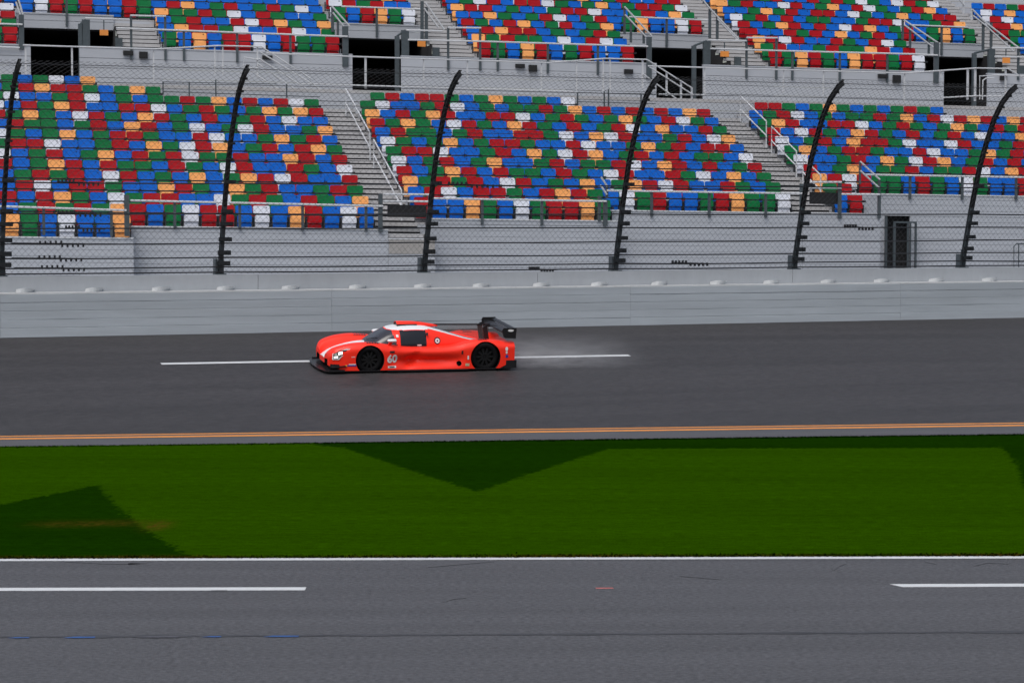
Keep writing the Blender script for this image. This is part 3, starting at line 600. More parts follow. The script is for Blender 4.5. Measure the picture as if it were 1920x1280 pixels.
# steel gate frames standing in the portals
for i, (xa, xb, y0, y1, yb) in enumerate(((151, 161, 37, 95, 45), (745, 760, 57, 116, 68), (1302, 1326, 77, 138, 86), (1828, 1860, 92, 142, 100))):
    s = SPN + .2; gf = thing('portal_gate', 'thick grey steel gate frame in the %s portal from the left' % ordn[i], 'gate frame', STAND.P(STAND.at(xb, y1, s)[0], s, CW), 'portal gate frames')
    for x, ya, wd in ((xa, yb, .08), (xb, y0, .14)):
        t, z1 = STAND.at(x, ya, s); gpart('post', M_GALV, (t - wd, t + wd, s, s + .12, CW, z1), root=gf)
    ta_, za = STAND.at(xa, yb, s); tb_, zb2 = STAND.at(xb, y0, s); mb = MB(); mb.tube([STAND.P(ta_, s + .06, za), STAND.P(tb_, s + .06, zb2)], .04, 6); part(mb, 'brace', M_GALV, gf)
    t = STAND.at(xb + (58 if i else 62), 80, SPN + .9)[0]; gpart('side_post', M_GALV, (t - .13, t + .13, SPN + .9, SPN + 1.0, CW, CW + 2.0 - .2), root=gf)
# ------------------------------------------------------------------ seats
def rounded_panel(mb, w, z0, z1, yf, thick, rad, nx=7, nz=5, bow=.02, wav=.0):
    """a moulded shell: outline with rounded corners, bowed across its width"""
    def outline(n):
        pts = []
        for cx, cz, a0 in ((w / 2 - rad, z1 - rad, 0), (-w / 2 + rad, z1 - rad, 90), (-w / 2 + rad * .5, z0 + rad * .5, 180), (w / 2 - rad * .5, z0 + rad * .5, 270)):
            rr = rad if a0 < 180 else rad * .5
            for k in range(n): a = math.radians(a0 + 90 * k / (n - 1)); pts.append((cx + rr * math.cos(a), cz + rr * math.sin(a)))
        return pts
    o = outline(4); n = len(o); c = (0, (z0 + z1) / 2)
    def y(x, z): return yf(z) + bow * (1 - (2 * x / w) ** 2) 
    rings = []
    for sc_, dy in ((.985, thick), (1.0, thick * .5), (.985, .0), (.55, -.004)):
        b = len(mb.v); rings.append(b)
        for px, pz in o: X, Z = c[0] + (px - c[0]) * sc_, c[1] + (pz - c[1]) * sc_; mb.v.append((X, y(X, Z) + dy, Z))
    for a, b in zip(rings, rings[1:]):
        for k in range(n): mb.f.append((a + k, a + (k + 1) % n, b + (k + 1) % n, b + k)); mb.m.append(0)
    mb.f.append(tuple(rings[-1] + k for k in range(n))); mb.m.append(0); mb.f.append(tuple(rings[0] + k for k in reversed(range(n)))); mb.m.append(0)
def seat_back(): mb = MB(); rounded_panel(mb, .515, .555, .80, lambda z: -.03 + (z - .555) * .20, .04, .055); return mb
def seat_pan(): mb = MB(); rounded_panel(mb, .45, .29, .512, lambda z: -.15 + (z - .29) * .16, .07, .05, bow=-.012); rounded_panel(mb, .43, .14, .275, lambda z: -.10 + (z - .14) * .1, .05, .03, bow=-.01); return mb
def seat_frame():
    mb = MB()
    for x in (-.262, .247): mb.box(x, x + .015, -.14, .03, 0, .42)
    mb.box(-.25, .25, -.05, -.02, .512, .552); mb.box(-.25, .25, -.06, -.04, .19, .21); mb.box(-.25, .25, -.06, -.04, .09, .11)  # first bar is added black, for the shadow line under the backrest
    mb.box(.235, .30, -.22, -.05, .50, .57); return mb
def seat_tag(): mb = MB(); mb.box(.125, .165, .003, .012, .735, .757); return mb
PROTO = {}
for nm, f_ in (('backrest', seat_back), ('seat_pan', seat_pan), ('frame', seat_frame), ('number_tag', seat_tag)): PROTO[nm] = f_()
def pm_(nm, m):
    o = PROTO[nm].build(nm, m, smooth=False); me = o.data; bpy.data.objects.remove(o); return me
BACKM = {k: pm_('backrest', M_SEAT[k]) for k in SEATC}; PANM = {k: pm_('seat_pan', M_SEAT[k]) for k in SEATC}
FRAMEM = pm_('frame', M_BRKT); TAGM = pm_('number_tag', M_BLACK)
ROWS1 = {13: 'BGBGWBY', 12: 'BGRYRRGBGYG', 11: 'GWBBGRWBGBGGRGYBRBRWG', 10: 'WBRGYRBBRRWBGRGBGYGYR', 9: 'RGYGBWRGBYRGBRBGRBWBB', 8: 'BRGGBGRBYRBGWBGWRBBGY', 7: 'WGBGYBGRRGBBRWBBGYGRB', 6: 'GRRWBBGRBYGWRYBGRBRYG',
         5: 'WBGRBGYBRGRWGGRBBYRBR', 4: 'RBGYRBRGGBRGBWRBBRGBW', 3: 'BGRGRBWRBGBYBGYRWRBBR', 2: 'BRWBRRGBBYRGBYGRBBGRG', 1: 'RBRYGBWGRRBBWGRGBRGBY', 0: 'BGRGRGYRBGWRRBWBYRBWB', -1: 'YGBWBBY'}
ROWS2 = {12: (1, 'GRBRRGBGYGBGBW'), 11: (0, 'GWBBGRWBGBGGRGYBRBRBRBYR'), 10: (0, 'YBRGYRBBRRWBGRGBGYGBRWGB'), 9: (0, 'RGYGBWRGBYRGBRBGRWBYBBRG'), 8: (0, 'BRGGBGRBBRRGWBYWRBBGRBWY'), 7: (0, 'WGBGYBGRRGBBRWBBGYGRBRRB'), 6: (0, 'GRRWBBGRBYGWRYBGRBRBGGBW'),
         5: (0, 'WBGRBGYBBGRBGGRWBYRBRBGR'), 4: (0, 'RBGYRBRGGBRGBWRBBRGWBYBG'), 3: (0, 'YGRGRBWRBGBYBGYRWRBBRGBG'), 2: (0, 'BRWBRRGBRYRGBWGRBBGRYGGW'), 1: (0, 'RBBYGBWGRRYG')}
ROWS3 = {12: (1, 'RRGBGYGBGBGRGB'), 11: (0, 'BGRWBGBGGRGYBRWRYRBYR'), 10: (0, 'GYRBBRRWBGRGBGYGBRGR'), 9: (0, 'RBWRGBYRGBRBGRBWBBY'), 8: (0, 'WBGRBYRRGWBBWRBBGR'), 7: (0, 'GYBGRRGBBRWBBGYGR'), 6: (0, 'WBBGRBYGWRYBGRBRB'), 5: (0, 'RBGYBGGRBGGRWBYR'), 4: (0, 'YRWRGGBRGBWGBBR'), 3: (0, 'GR'), 2: (0, 'BR')}
seats = []     # (t centre, s, z floor, colour, block, row in block, column, count)
CH = 'RGBYWBGBRBG'
for r, q in ROWS1.items():
    q = ''.join(rnd.choice(CH) for _ in range(2)) + q
    for i, c in enumerate(q):
        col = i - 3; blk = 0 if col <= 5 else 1
        seats.append((O1 + (col + .5) * PS, rs_(r), rz_(r) - .8, c, blk, r - (-1, 0)[blk], (5 - col if blk == 0 else 19 - col)))
for r, (c0, q) in ROWS2.items():
    for i, c in enumerate(q):
        col = c0 + i; blk = 2 if col < 12 else 3; seats.append((O2 + (col + .5) * PS, rs_(r), rz_(r) - .8, c, blk, r - (1, 2)[blk - 2], (col if blk == 2 else 23 - col)))
for r, (c0, q) in ROWS3.items():
    if r > 3: q = q + ''.join(rnd.choice(CH) for _ in range(24 - len(q) - (10 if r == 12 else 0)))
    for i, c in enumerate(q):
        col = c0 + i; blk = 4 if col < 4 else 5; seats.append((O3 + (col + .5) * PS, rs_(r), rz_(r) - .8, c, blk, r - (2, 4)[blk - 4], (col if blk == 4 else col - 4)))
UP = []
def urow(k, t0, p, q):
    for i, c in enumerate(q): UP.append((t0 + (i + .5) * p, us_(k), uz_(k) - .8, c, 9, k, i))
for k, q in enumerate(('GBYBRRWBRGGR', 'BYRRGWBBRWBG', 'BGRBBRWRYGBY', 'YGGRGWBRGBBG')): urow(k, UA, PS, q)
urow(4, UA - 9 * PS, PS, 'BWRGRBBRG' + 'BRYBGRBGRGWB'); urow(5, UA - 12 * PS, PS, 'GRBWBGRBBYRG' + 'BBBBBBBBBBBB')
t4 = tpx(649, 20, us_(4)); urow(4, t4 - PS, PS, 'GBRYGW'); t5 = tpx(641.7, 6, us_(5)); urow(5, t5 - PS, PS, 'WRGRBB'); urow(6, t5 - PS, PS, 'RGBGYR')
for k, q in enumerate(('RGBYRBGRBBR', 'YGRGGBWBRWB', 'BRYRRBGBGRG', 'RGBRYBGRBGY', 'BBYGBGRWBGRBGYBBWR', 'YRRBGBBGRRWBBGRBYG', 'BGWRBRRWGBGYBGRRGW', 'RBGBRWGBRGYBGRBBRR')): urow(k, UB, PB, q)
for k, q in enumerate(('RGYRGBYRRGRW', 'GRBBGRGGYRBR', 'YRWRBBRGBRWG', 'RBBRGRBYBGRB', 'RBGYRBRBWRYBGRBGYBG', 'WGRBRBGGBBGRRWBBGRY', 'BBGYGRBRRBWGBGYBGRR', 'YGRBBWRBGYBRWGBGRYB', 'YBGRGRBBRGRGWGBWRGW')): urow(k, UC, PS, q)
UD = UC + 19 * PS + STW + .03
for k, q in enumerate(('BGRBWG', 'RBGYBR', 'GBWRBG', 'BRGBYR', 'GGBRWB', 'RYBGRB', 'RWBRGB', 'WBYBGR', 'BRBGRW')): urow(k, UD, PS, q)
for k, q in enumerate(('GWBGR', 'BRBYG', 'RGWBR', 'YGRBW')): urow(k, ZEND - 5 * PS, PS, q)
for k in range(6, 12): urow(k, UA - 12 * PS, PS, ''.join(rnd.choice(CH) for _ in range(24)))
for k in range(8, 12): urow(k, UB, PB, ''.join(rnd.choice(CH) for _ in range(18)))
for k in range(9, 12): urow(k, UC, PS, ''.join(rnd.choice(CH) for _ in range(19)))
def inview(q):
    p = STAND.P(q[0], q[1], q[2] + .6) - CAM; d = p.y * CP - p.z * SPI; x = 960 + F * p.x / d; return -8 < x < 1928
def depth(q): return STAND.P(q[0], q[1], q[2]).y
vis = sorted([q for q in seats if inview(q)], key=depth)
near = set(id(q) for q in vis[:300])
NUMW = ordn + ['eighteenth', 'nineteenth', 'twentieth', 'twenty-first', 'twenty-second', 'twenty-third', 'twenty-fourth', 'twenty-fifth', 'twenty-sixth']
BLK = ['from the right in the leftmost lower block', 'left of the left aisle, lower deck', 'right of the left aisle, lower deck', 'left of the right aisle, lower deck', 'right of the right aisle, lower deck', 'from the left in the rightmost lower block']
def seat_parts(c, root=None):
    pass
for q in vis[:300]:
    t, s, z, c, blk, row, n = q
    root = link('stadium_seat', None); root.empty_display_size = .1; root.location = STAND.P(t, s, z); root.rotation_euler = (0, 0, STAND.a)
    tag(root, '%s folding plastic seat, %s row up, %s %s' % (SEATC[c][0], NUMW[row], NUMW[n], BLK[blk]), 'seat', 'plastic seats of the lower deck')
    for nm, me in (('backrest', BACKM[c]), ('seat_pan', PANM[c]), ('frame', FRAMEM)) + ((('number_tag', TAGM),) if c in 'WYB' else ()):
        o = link(nm, me, root)
        if nm == 'backrest': o.rotation_euler = (rnd.uniform(-.03, .03), 0, rnd.uniform(-.012, .012))
# every other seat: one object
rest = [q for q in seats if id(q) not in near] + UP
order = 'RGBYW'; V = []; Fc = []; Mi = []
ca_, sa_ = math.cos(STAND.a), math.sin(STAND.a); off = 0
def pieces(c): return [(PROTO['backrest'], order.index(c)), (PROTO['seat_pan'], order.index(c)), (PROTO['frame'], 5)] + ([(PROTO['number_tag'], 6)] if c in 'WYB' else [])
cache = {nm: np.array(PROTO[nm].v) for nm in PROTO}
ids = {id(PROTO[nm]): nm for nm in PROTO}
for q in rest:
    o = STAND.P(q[0], q[1], q[2]); j = rnd.uniform(-.012, .012)
    for pmb, mi in pieces(q[3]):
        a = cache[ids[id(pmb)]]
        ca2, sa2 = math.cos(STAND.a + j), math.sin(STAND.a + j)
        V.append(np.stack([a[:, 0] * ca2 - a[:, 1] * sa2 + o.x, a[:, 0] * sa2 + a[:, 1] * ca2 + o.y, a[:, 2] + o.z], 1))
        Fc += [tuple(off + i for i in f) for f in pmb.f]; Mi += [mi] * len(pmb.f); off += len(a)
me = bpy.data.meshes.new('stadium_seats'); me.from_pydata(np.concatenate(V).tolist(), [], Fc)
for k in order: me.materials.append(M_SEAT[k])
me.materials.append(M_BRKT); me.materials.append(M_BLACK); me.polygons.foreach_set('material_index', Mi)
bm = bmesh.new(); bm.from_mesh(me); bmesh.ops.recalc_face_normals(bm, faces=bm.faces); bm.to_mesh(me); bm.free()
tag(link('stadium_seats', me), 'further rows of coloured plastic seats higher up the grandstand', 'seats', kind='stuff')
# ================================================================== RACE CAR
def car_paint(name, col, rough=.28):
    return mat(name, col, rough, .02, 2, coat=.12, spec=.3)
M_RED = car_paint('fluorescent_red_paint', (.96, .030, .012), .42)
M_CWHITE = car_paint('white_car_paint', (.72, .74, .77), .35)
M_CARBON = mat('carbon_fibre', (.010, .010, .012), .32, .3, 60, spec=.5)
M_TYRE = mat('tyre_rubber', (.006, .006, .007), .8, .2, 20, bump=.2, spec=.1)
M_RIM = mat('black_rim', (.004, .004, .005), .6, .1, 5, spec=.3)
M_GLASS = mat('tinted_glass', (.03, .03, .04), .15, .1, 3, spec=.5, coat=.2)
M_SGLASS = mat('dark_side_glass', (.010, .012, .018), .22, .1, 3, spec=.4)
M_DECALB = mat('blue_decal', (.02, .05, .3), .4, .1, 5); M_DECALY = mat('yellow_decal', (.7, .5, .06), .4, .1, 5); M_DECALW = mat('white_decal', (.70, .70, .70), .4, .05, 5); M_DECALK = mat('black_decal', (.012, .012, .014), .4, .05, 5)
M_LAMP = mat('lamp_reflector', (.55, .60, .55), .2, .2, 30, metallic=.5); M_LED = mat('lit_lamp', (.9, .9, .85), .3, 0, 1, emit=(1, .98, .9, 2.2)); M_GREENL = mat('green_tint_lamp', (.15, .5, .2), .2, .1, 3)
pf, uf, vf = track_hit(692, 673, .335); pr, ur, vr = track_hit(908, 669, .335)
nn = track_normal((uf + ur) / 2, (vf + vr) / 2)
fwd = (pf - pr).normalized(); left = nn.cross(fwd).normalized(); fwd = left.cross(nn).normalized()
WBASE = (pf - pr).length
print('CAR wheelbase from photo', WBASE, 'pos', pf, pr)
KS = 1.0
mid = (pf + pr) / 2 - left * .86                      # centre of the car on the ground
CM = Matrix((( fwd.x, left.x, nn.x, mid.x), (fwd.y, left.y, nn.y, mid.y), (fwd.z, left.z, nn.z, mid.z), (0, 0, 0, 1)))
car = link('race_car', None); car.matrix_world = CM
tag(car, 'fluorescent red prototype race car with white roof stripe and number 60', 'race car')
AX = WBASE / 2; RX = -AX
def interp(tab, x):
    if x >= tab[0][0]: return tab[0][1]
    for (x0, y0), (x1, y1) in zip(tab, tab[1:]):
        if x >= x1:
            q = (x - x1) / (x0 - x1); q = q * q * (3 - 2 * q) if len(tab) < 4 else q; return y1 + (y0 - y1) * q
    return tab[-1][1]
def smooth_tab(tab, x):      # Catmull-Rom through descending x
    n = len(tab)
    if x >= tab[0][0]: return tab[0][1]
    if x <= tab[-1][0]: return tab[-1][1]
    for i in range(n - 1):
        x0, y0 = tab[i]; x1, y1 = tab[i + 1]
        if x0 >= x >= x1:
            q = (x0 - x) / (x0 - x1); ym = tab[max(i - 1, 0)]; yp = tab[min(i + 2, n - 1)]
            m0 = (y1 - ym[1]) / (x1 - ym[0]) * (x1 - x0) if i else (y1 - y0); m1 = (yp[1] - y0) / (yp[0] - x0) * (x1 - x0) if i + 2 < n else (y1 - y0)
            return (2 * q ** 3 - 3 * q * q + 1) * y0 + (q ** 3 - 2 * q * q + q) * m0 + (-2 * q ** 3 + 3 * q * q) * y1 + (q ** 3 - q * q) * m1
FEND = [(2.40, .42), (2.36, .505), (2.28, .58), (2.1, .645), (1.9, .69), (1.65, .716), (1.43, .718), (1.2, .70), (.95, .655), (.7, .61), (.4, .585), (0, .578), (-.4, .585), (-.7, .622), (-.95, .695), (-1.2, .745), (-1.43, .752), (-1.7, .73), (-1.95, .70), (-2.17, .69)]
CENT = [(2.40, .31), (2.32, .385), (2.15, .49), (1.9, .575), (1.6, .64), (1.35, .655), (1.0, .62), (.5, .575), (0, .56), (-.6, .57), (-1.2, .585), (-1.7, .60), (-2.17, .64)]
HALF = [(2.40, .70), (2.36, .80), (2.28, .86), (2.1, .905), (1.8, .93), (1.43, .945), (1.0, .93), (.6, .90), (.1, .895), (-.4, .905), (-.9, .935), (-1.43, .95), (-1.9, .945), (-2.17, .93)]
def body_top(x, y):
    ay = abs(y); f = smooth_tab(FEND, x); c = smooth_tab(CENT, x); hw = smooth_tab(HALF, x)
    val = min(f, c) - .11 * math.exp(-((x - 1.65) / .75) ** 2) - .02
    if x < .9: val = min(f, c) - .005
    fr = max(0.0, 1 - (abs(ay - (hw - .235)) / .30) ** 2); fr = fr * fr * (3 - 2 * fr) if fr < 1 else 1
    cr = max(0.0, 1 - (ay / .34) ** 2); cr = cr ** .8
    z = max(val + (f - val) * fr, val + (c - val) * cr)
    if ay > hw - .235: z = max(z, f - .05 * ((ay - hw + .235) / .235) ** 2)
    return z
def side_inset(x, h):         # h 0..1 from sill to shoulder
    d = 0.0
    if -.95 < x < .98:
        g = math.sin(math.pi * min(1, max(0, (.98 - x) / 1.93))) ** .8
        d += .13 * g * math.exp(-((h - .40) / .22) ** 2)
        d += .11 * math.exp(-((x - .40 + (h - .4) * .35) / .15) ** 2) * math.exp(-((h - .42) / .30) ** 2)
        d -= .03 * g * math.exp(-((h - .04) / .1) ** 2)
    if x > 2.0: d += .05 * (x - 2.0) / .35 * (1 - h)
    d += .02 * max(0, h - .8) / .2
    return d
xs = [2.40, 2.375, 2.34, 2.30] + [2.26 - .035 * i for i in range(127)]; xs = [x for x in xs if x > -2.17] + [-2.17]
mb = MB(); ring = 0
for x in xs:
    hw = smooth_tab(HALF, x); sec = []
    zsill = .075 + (.10 * max(0, (x - 2.05)) / .35) + (.19 * max(0, (-1.80 - x)) / .37 if x < -1.80 else 0)
    zt = body_top(x, hw - .05) - .015
    nS, nT = 12, 26
    half = [(0.0, zsill), (hw * .5, zsill)]
    for i in range(nS + 1):
        h = i / nS; z = zsill + (zt - zsill) * h; half.append((hw - side_inset(x, h) - .045 * max(0, (h - .86) / .14) ** 2, z))
    for i in range(1, nT + 1):
        y = (hw - .05) * (1 - i / nT); half.append((y, body_top(x, y)))
    sec = half + [(-y, z) for y, z in reversed(half[1:-1])]
    ring = len(sec)
    for y, z in sec: mb.v.append((x, y, z))
for i in range(len(xs) - 1):
    for k in range(ring): a = i * ring + k; b = i * ring + (k + 1) % ring; mb.f.append((a, b, b + ring, a + ring)); mb.m.append(0)
mb.f.append(tuple(range(ring))); mb.m.append(0); mb.f.append(tuple((len(xs) - 1) * ring + k for k in range(ring))); mb.m.append(0)
def cyl(mb, x, z, r, y0, y1, n=40, mi=0):
    b = len(mb.v)
    for y in (y0, y1):
        for k in range(n): a = 2 * math.pi * k / n; mb.v.append((x + r * math.cos(a), y, z + r * math.sin(a)))
    for k in range(n): mb.f.append((b + k, b + (k + 1) % n, b + n + (k + 1) % n, b + n + k)); mb.m.append(mi)
    mb.f.append(tuple(b + k for k in range(n))); mb.m.append(mi); mb.f.append(tuple(b + n + k for k in range(n))); mb.m.append(mi)
RWF, RWR = .322, .345
body = mb.build('body', [M_RED, M_CWHITE, M_CARBON])
cutters = []
for x, r in ((AX, RWF + .03), (RX, RWR + .03)):
    for sgn in (-1, 1):
        c = MB(); cyl(c, x, r - .03, r, sgn * .58, sgn * 1.2); cutters.append(c.build('cut', M_CARBON))
for sgn in (-1, 1):      # front intakes either side of the nose
    c = MB(); c.hexa([(2.12, sgn * .30, .12), (2.6, sgn * .24, .12), (2.6, sgn * .62, .12), (2.12, sgn * .60, .12), (2.12, sgn * .30, .27), (2.6, sgn * .26, .30), (2.6, sgn * .60, .33), (2.12, sgn * .58, .30)]); cutters.append(c.build('cut', M_CARBON))
    c = MB(); cyl(c, -.78, .20, .062, sgn * .70, sgn * 1.2, 20); cutters.append(c.build('cut', M_CARBON))
for c in cutters:
    md = body.modifiers.new('b', 'BOOLEAN'); md.object = c; md.operation = 'DIFFERENCE'; md.solver = 'EXACT'; md.material_mode = 'TRANSFER'
bpy.context.view_layer.update()
dg = bpy.context.evaluated_depsgraph_get(); nm_ = bpy.data.meshes.new_from_object(body.evaluated_get(dg))
bpy.data.objects.remove(body)
for c in cutters: bpy.data.objects.remove(c)
nm_.name = 'body'
NOSE = [(2.40, .05, .20), (2.1, .10, .30), (1.7, .15, .33), (1.35, .20, .36)]
mats_ = [m.name for m in nm_.materials]; iw = mats_.index(M_CWHITE.name); ir = mats_.index(M_RED.name); ik = mats_.index(M_CARBON.name)
for p in nm_.polygons:
    c = p.center
    if p.material_index == ik: continue
    if 1.30 < c.x and p.normal.z > .12 and abs(c.y) < .38:
        # two white blades sweeping back from the nose tip
        e0 = .015 + .10 * (2.4 - c.x); e1 = .17 + .16 * (2.4 - c.x) 
        if abs(c.y) < min(.34, .24 + .10 * (2.4 - c.x)): p.material_index = iw
    if p.normal.z < -.6 and c.z < .12: p.material_index = ik
    p.use_smooth = True
nm_.set_sharp_from_angle(angle=math.radians(35))
link('body', nm_, car)
# canopy and engine cover, one loft split into its painted and glazed parts
ZC = [(1.42, .63), (1.30, .70), (1.15, .79), (1.0, .88), (.86, .95), (.70, 1.0), (.45, 1.03), (.15, 1.035), (-.1, 1.015), (-.4, .935), (-.8, .81), (-1.2, .69), (-1.5, .635), (-1.85, .61)]
WC = [(1.40, .30), (1.30, .46), (1.15, .545), (1.0, .575), (.86, .585), (.45, .59), (.15, .585), (-.1, .57), (-.4, .52), (-.8, .44), (-1.2, .33), (-1.5, .24), (-1.85, .12)]
cx = [1.40 - .025 * i for i in range(131)]; NT = 60
def can_pt(x, th):
    zc = smooth_tab(ZC, x); wc = smooth_tab(WC, x); zb_ = .50; e = .62
    c, s = math.cos(th), math.sin(th)
    y = wc * (abs(c) ** e) * (1 if c >= 0 else -1); z = zb_ + (zc - zb_) * (abs(s) ** .72)
    y *= 1 - .10 * max(0, (z - .62)) / .4
    return (x, y, z)
grid = [[can_pt(x, math.pi * k / NT) for k in range(NT + 1)] for x in cx]
zones = {}
for i in range(len(cx) - 1):
    for k in range(NT):
        q = [grid[i][k], grid[i][k + 1], grid[i + 1][k + 1], grid[i + 1][k]]
        x = sum(p[0] for p in q) / 4; y = abs(sum(p[1] for p in q) / 4); z = sum(p[2] for p in q) / 4
        wind_edge = .80 - .10 * max(0, (.9 - z)) / .3
        if x > .86 and z > .575 and not (z > .945): zn = 'windshield'
        elif x > wind_edge - .02 and .60 < z < .945: zn = 'windshield'
        elif -.04 < x < .60 and .575 < z < .945: zn = 'side_window_l' if q[0][1] > 0 else 'side_window_r'
        elif z > .955 and x > -.12: zn = 'roof'
        elif x <= -.12 and y < .50 * smooth_tab(WC, x) + .03 and z > smooth_tab(ZC, x) - .10: zn = 'roof' if y > .30 * smooth_tab(WC, x) else 'spine'
        else: zn = 'canopy'
        zones.setdefault(zn, []).append((i, k))
for zn, fl in zones.items():
    mb = MB(); idx = {}
    for i, k in fl:
        f_ = []
        for a, b in ((i, k), (i, k + 1), (i + 1, k + 1), (i + 1, k)):
            if (a, b) not in idx: idx[(a, b)] = len(mb.v); mb.v.append(grid[a][b])
            f_.append(idx[(a, b)])
        mb.f.append(tuple(f_)); mb.m.append(0)
    nm = {'windshield': 'windshield', 'side_window_l': 'side_window', 'side_window_r': 'side_window', 'roof': 'roof_panel', 'canopy': 'canopy', 'spine': 'engine_spine'}[zn]
    m = {'windshield': M_GLASS, 'side_window_l': M_SGLASS, 'side_window_r': M_SGLASS, 'roof': M_CWHITE, 'canopy': M_RED, 'spine': mat('grey_stripe', (.22, .24, .28), .4, .1, 4)}[zn]
    mb.build(nm, m, car, smooth=True)
def cpart(name, mats, fn, parent=None, smooth=False): mb = MB(); fn(mb); return mb.build(name, mats, parent or car, smooth)
# roof scoop with black mouth
def scoop(mb):
    st = [(.60, .155, 1.115, .07), (.50, .165, 1.12, .05), (.2, .16, 1.112, .04), (-.1, .13, 1.08, .03), (-.38, .05, 1.03, .01), (-.46, .01, 1.0, 0)]
    n = 9; b = len(mb.v)
    for x, hw, zt, _ in st:
        for k in range(n): a = math.pi * k / (n - 1); mb.v.append((x, hw * math.cos(a) * (1 if abs(math.cos(a)) < .99 else 1), .98 + (zt - .98) * math.sin(a) ** .5))
    for i in range(len(st) - 1):
        for k in range(n - 1): mb.f.append((b + i * n + k, b + i * n + k + 1, b + (i + 1) * n + k + 1, b + (i + 1) * n + k)); mb.m.append(0)
sco = cpart('roof_scoop', M_RED, scoop, smooth=True)
def mouth(mb):
    n = 9; b = len(mb.v)
    for k in range(n): a = math.pi * k / (n - 1); mb.v.append((.585, .145 * math.cos(a), .985 + .122 * math.sin(a) ** .5))
    mb.f.append(tuple(range(b, b + n))); mb.m.append(0)
    mb.box(.10, .60, .146, .162, .985, 1.06); mb.box(.10, .60, -.162, -.146, .985, 1.06)
cpart('scoop_mouth', M_CARBON, mouth, sco)
# shark fin: clear panel with a black top edge
FG = bpy.data.materials.new('clear_fin'); FG.use_nodes = True; t = FG.node_tree; t.nodes.clear()
o_ = t.nodes.new('ShaderNodeOutputMaterial'); mx = t.nodes.new('ShaderNodeMixShader'); tr = t.nodes.new('ShaderNodeBsdfTransparent'); pb = t.nodes.new('ShaderNodeBsdfPrincipled'); pb.inputs['Base Color'].default_value = (.12, .11, .11, 1); pb.inputs['Roughness'].default_value = .2
mx.inputs[0].default_value = .30; t.links.new(tr.outputs[0], mx.inputs[1]); t.links.new(pb.outputs[0], mx.inputs[2]); t.links.new(mx.outputs[0], o_.inputs['Surface'])
fin = cpart('shark_fin', FG, lambda mb: mb.hexa([(-.40, -.008, .93), (-1.74, -.008, .60), (-1.74, .008, .60), (-.40, .008, .93), (-.40, -.008, 1.012), (-1.78, -.008, .995), (-1.78, .008, .995), (-.40, .008, 1.012)]))
cpart('fin_edge', M_CARBON, lambda mb: mb.hexa([(-.36, -.014, 1.008), (-1.80, -.014, .988), (-1.80, .014, .988), (-.36, .014, 1.008), (-.36, -.014, 1.040), (-1.80, -.014, 1.022), (-1.80, .014, 1.022), (-.36, .014, 1.040)]), fin)
# rear wing: main plane, flap, two end plates, two swan-neck pylons
def foil(mb, x0, x1, z0, z1, th, yw, n=8):
    b = len(mb.v); pr_ = []
    for k in range(n + 1): q = k / n; pr_.append((x0 + (x1 - x0) * q, z0 + (z1 - z0) * q + th * (math.sqrt(q) * 1.48 - 1.26 * q - .22 * q ** 3)))
    for k in range(n - 1, 0, -1): q = k / n; pr_.append((x0 + (x1 - x0) * q, z0 + (z1 - z0) * q - .5 * th * (math.sqrt(q) * 1.48 - 1.26 * q - .22 * q ** 3)))
    m = len(pr_)
    for y in (-yw, yw):
        for x, z in pr_: mb.v.append((x, y, z))
    for k in range(m): mb.f.append((b + k, b + (k + 1) % m, b + m + (k + 1) % m, b + m + k)); mb.m.append(0)
wing = cpart('rear_wing', M_CARBON, lambda mb: foil(mb, -1.86, -2.13, .925, .965, .07, .90), smooth=True)
cpart('wing_flap', M_CARBON, lambda mb: foil(mb, -2.10, -2.19, .985, 1.035, .03, .90), wing)
for sgn in (-1, 1):
    def ep(mb, sgn=sgn):
        y0, y1 = sgn * .90, sgn * .915; p = [(-1.84, .985), (-1.88, .83), (-1.92, .80), (-2.19, .785), (-2.21, 1.05), (-1.88, 1.045)]
        b = len(mb.v)
        for y in (y0, y1): mb.v += [(x, y, z) for x, z in p]
        n = len(p); mb.f += [tuple(b + k for k in range(n)), tuple(b + n + k for k in range(n))] + [(b + k, b + (k + 1) % n, b + n + (k + 1) % n, b + n + k) for k in range(n)]; mb.m += [0] * (n + 2)
    e = cpart('end_plate', M_CARBON, ep, wing)
    def oval(mb, sgn=sgn):
        b = len(mb.v); mb.v += [(-2.06 + .075 * math.cos(2 * math.pi * k / 16), sgn * .921, .985 + .028 * math.sin(2 * math.pi * k / 16)) for k in range(16)]; mb.f.append(tuple(range(b, b + 16))); mb.m.append(0)
    cpart('wing_decal', M_DECALW, oval, wing)
    def pyl(mb, sgn=sgn):
        for (xa, za), (xb, zb__) in (((-1.66, .60), (-1.60, .98)), ((-1.60, .98), (-1.70, 1.03)), ((-1.70, 1.03), (-1.92, 1.0))):
            wdt = .065 if za < .7 else .05
            mb.hexa([(xa - wdt, sgn * .24 - .012, za), (xa + wdt, sgn * .24 - .012, za), (xa + wdt, sgn * .24 + .012, za), (xa - wdt, sgn * .24 + .012, za), (xb - .06, sgn * .24 - .012, zb__), (xb + .06, sgn * .24 - .012, zb__), (xb + .06, sgn * .24 + .012, zb__), (xb - .06, sgn * .24 + .012, zb__)])
    cpart('wing_pylon', M_CARBON, pyl, wing)
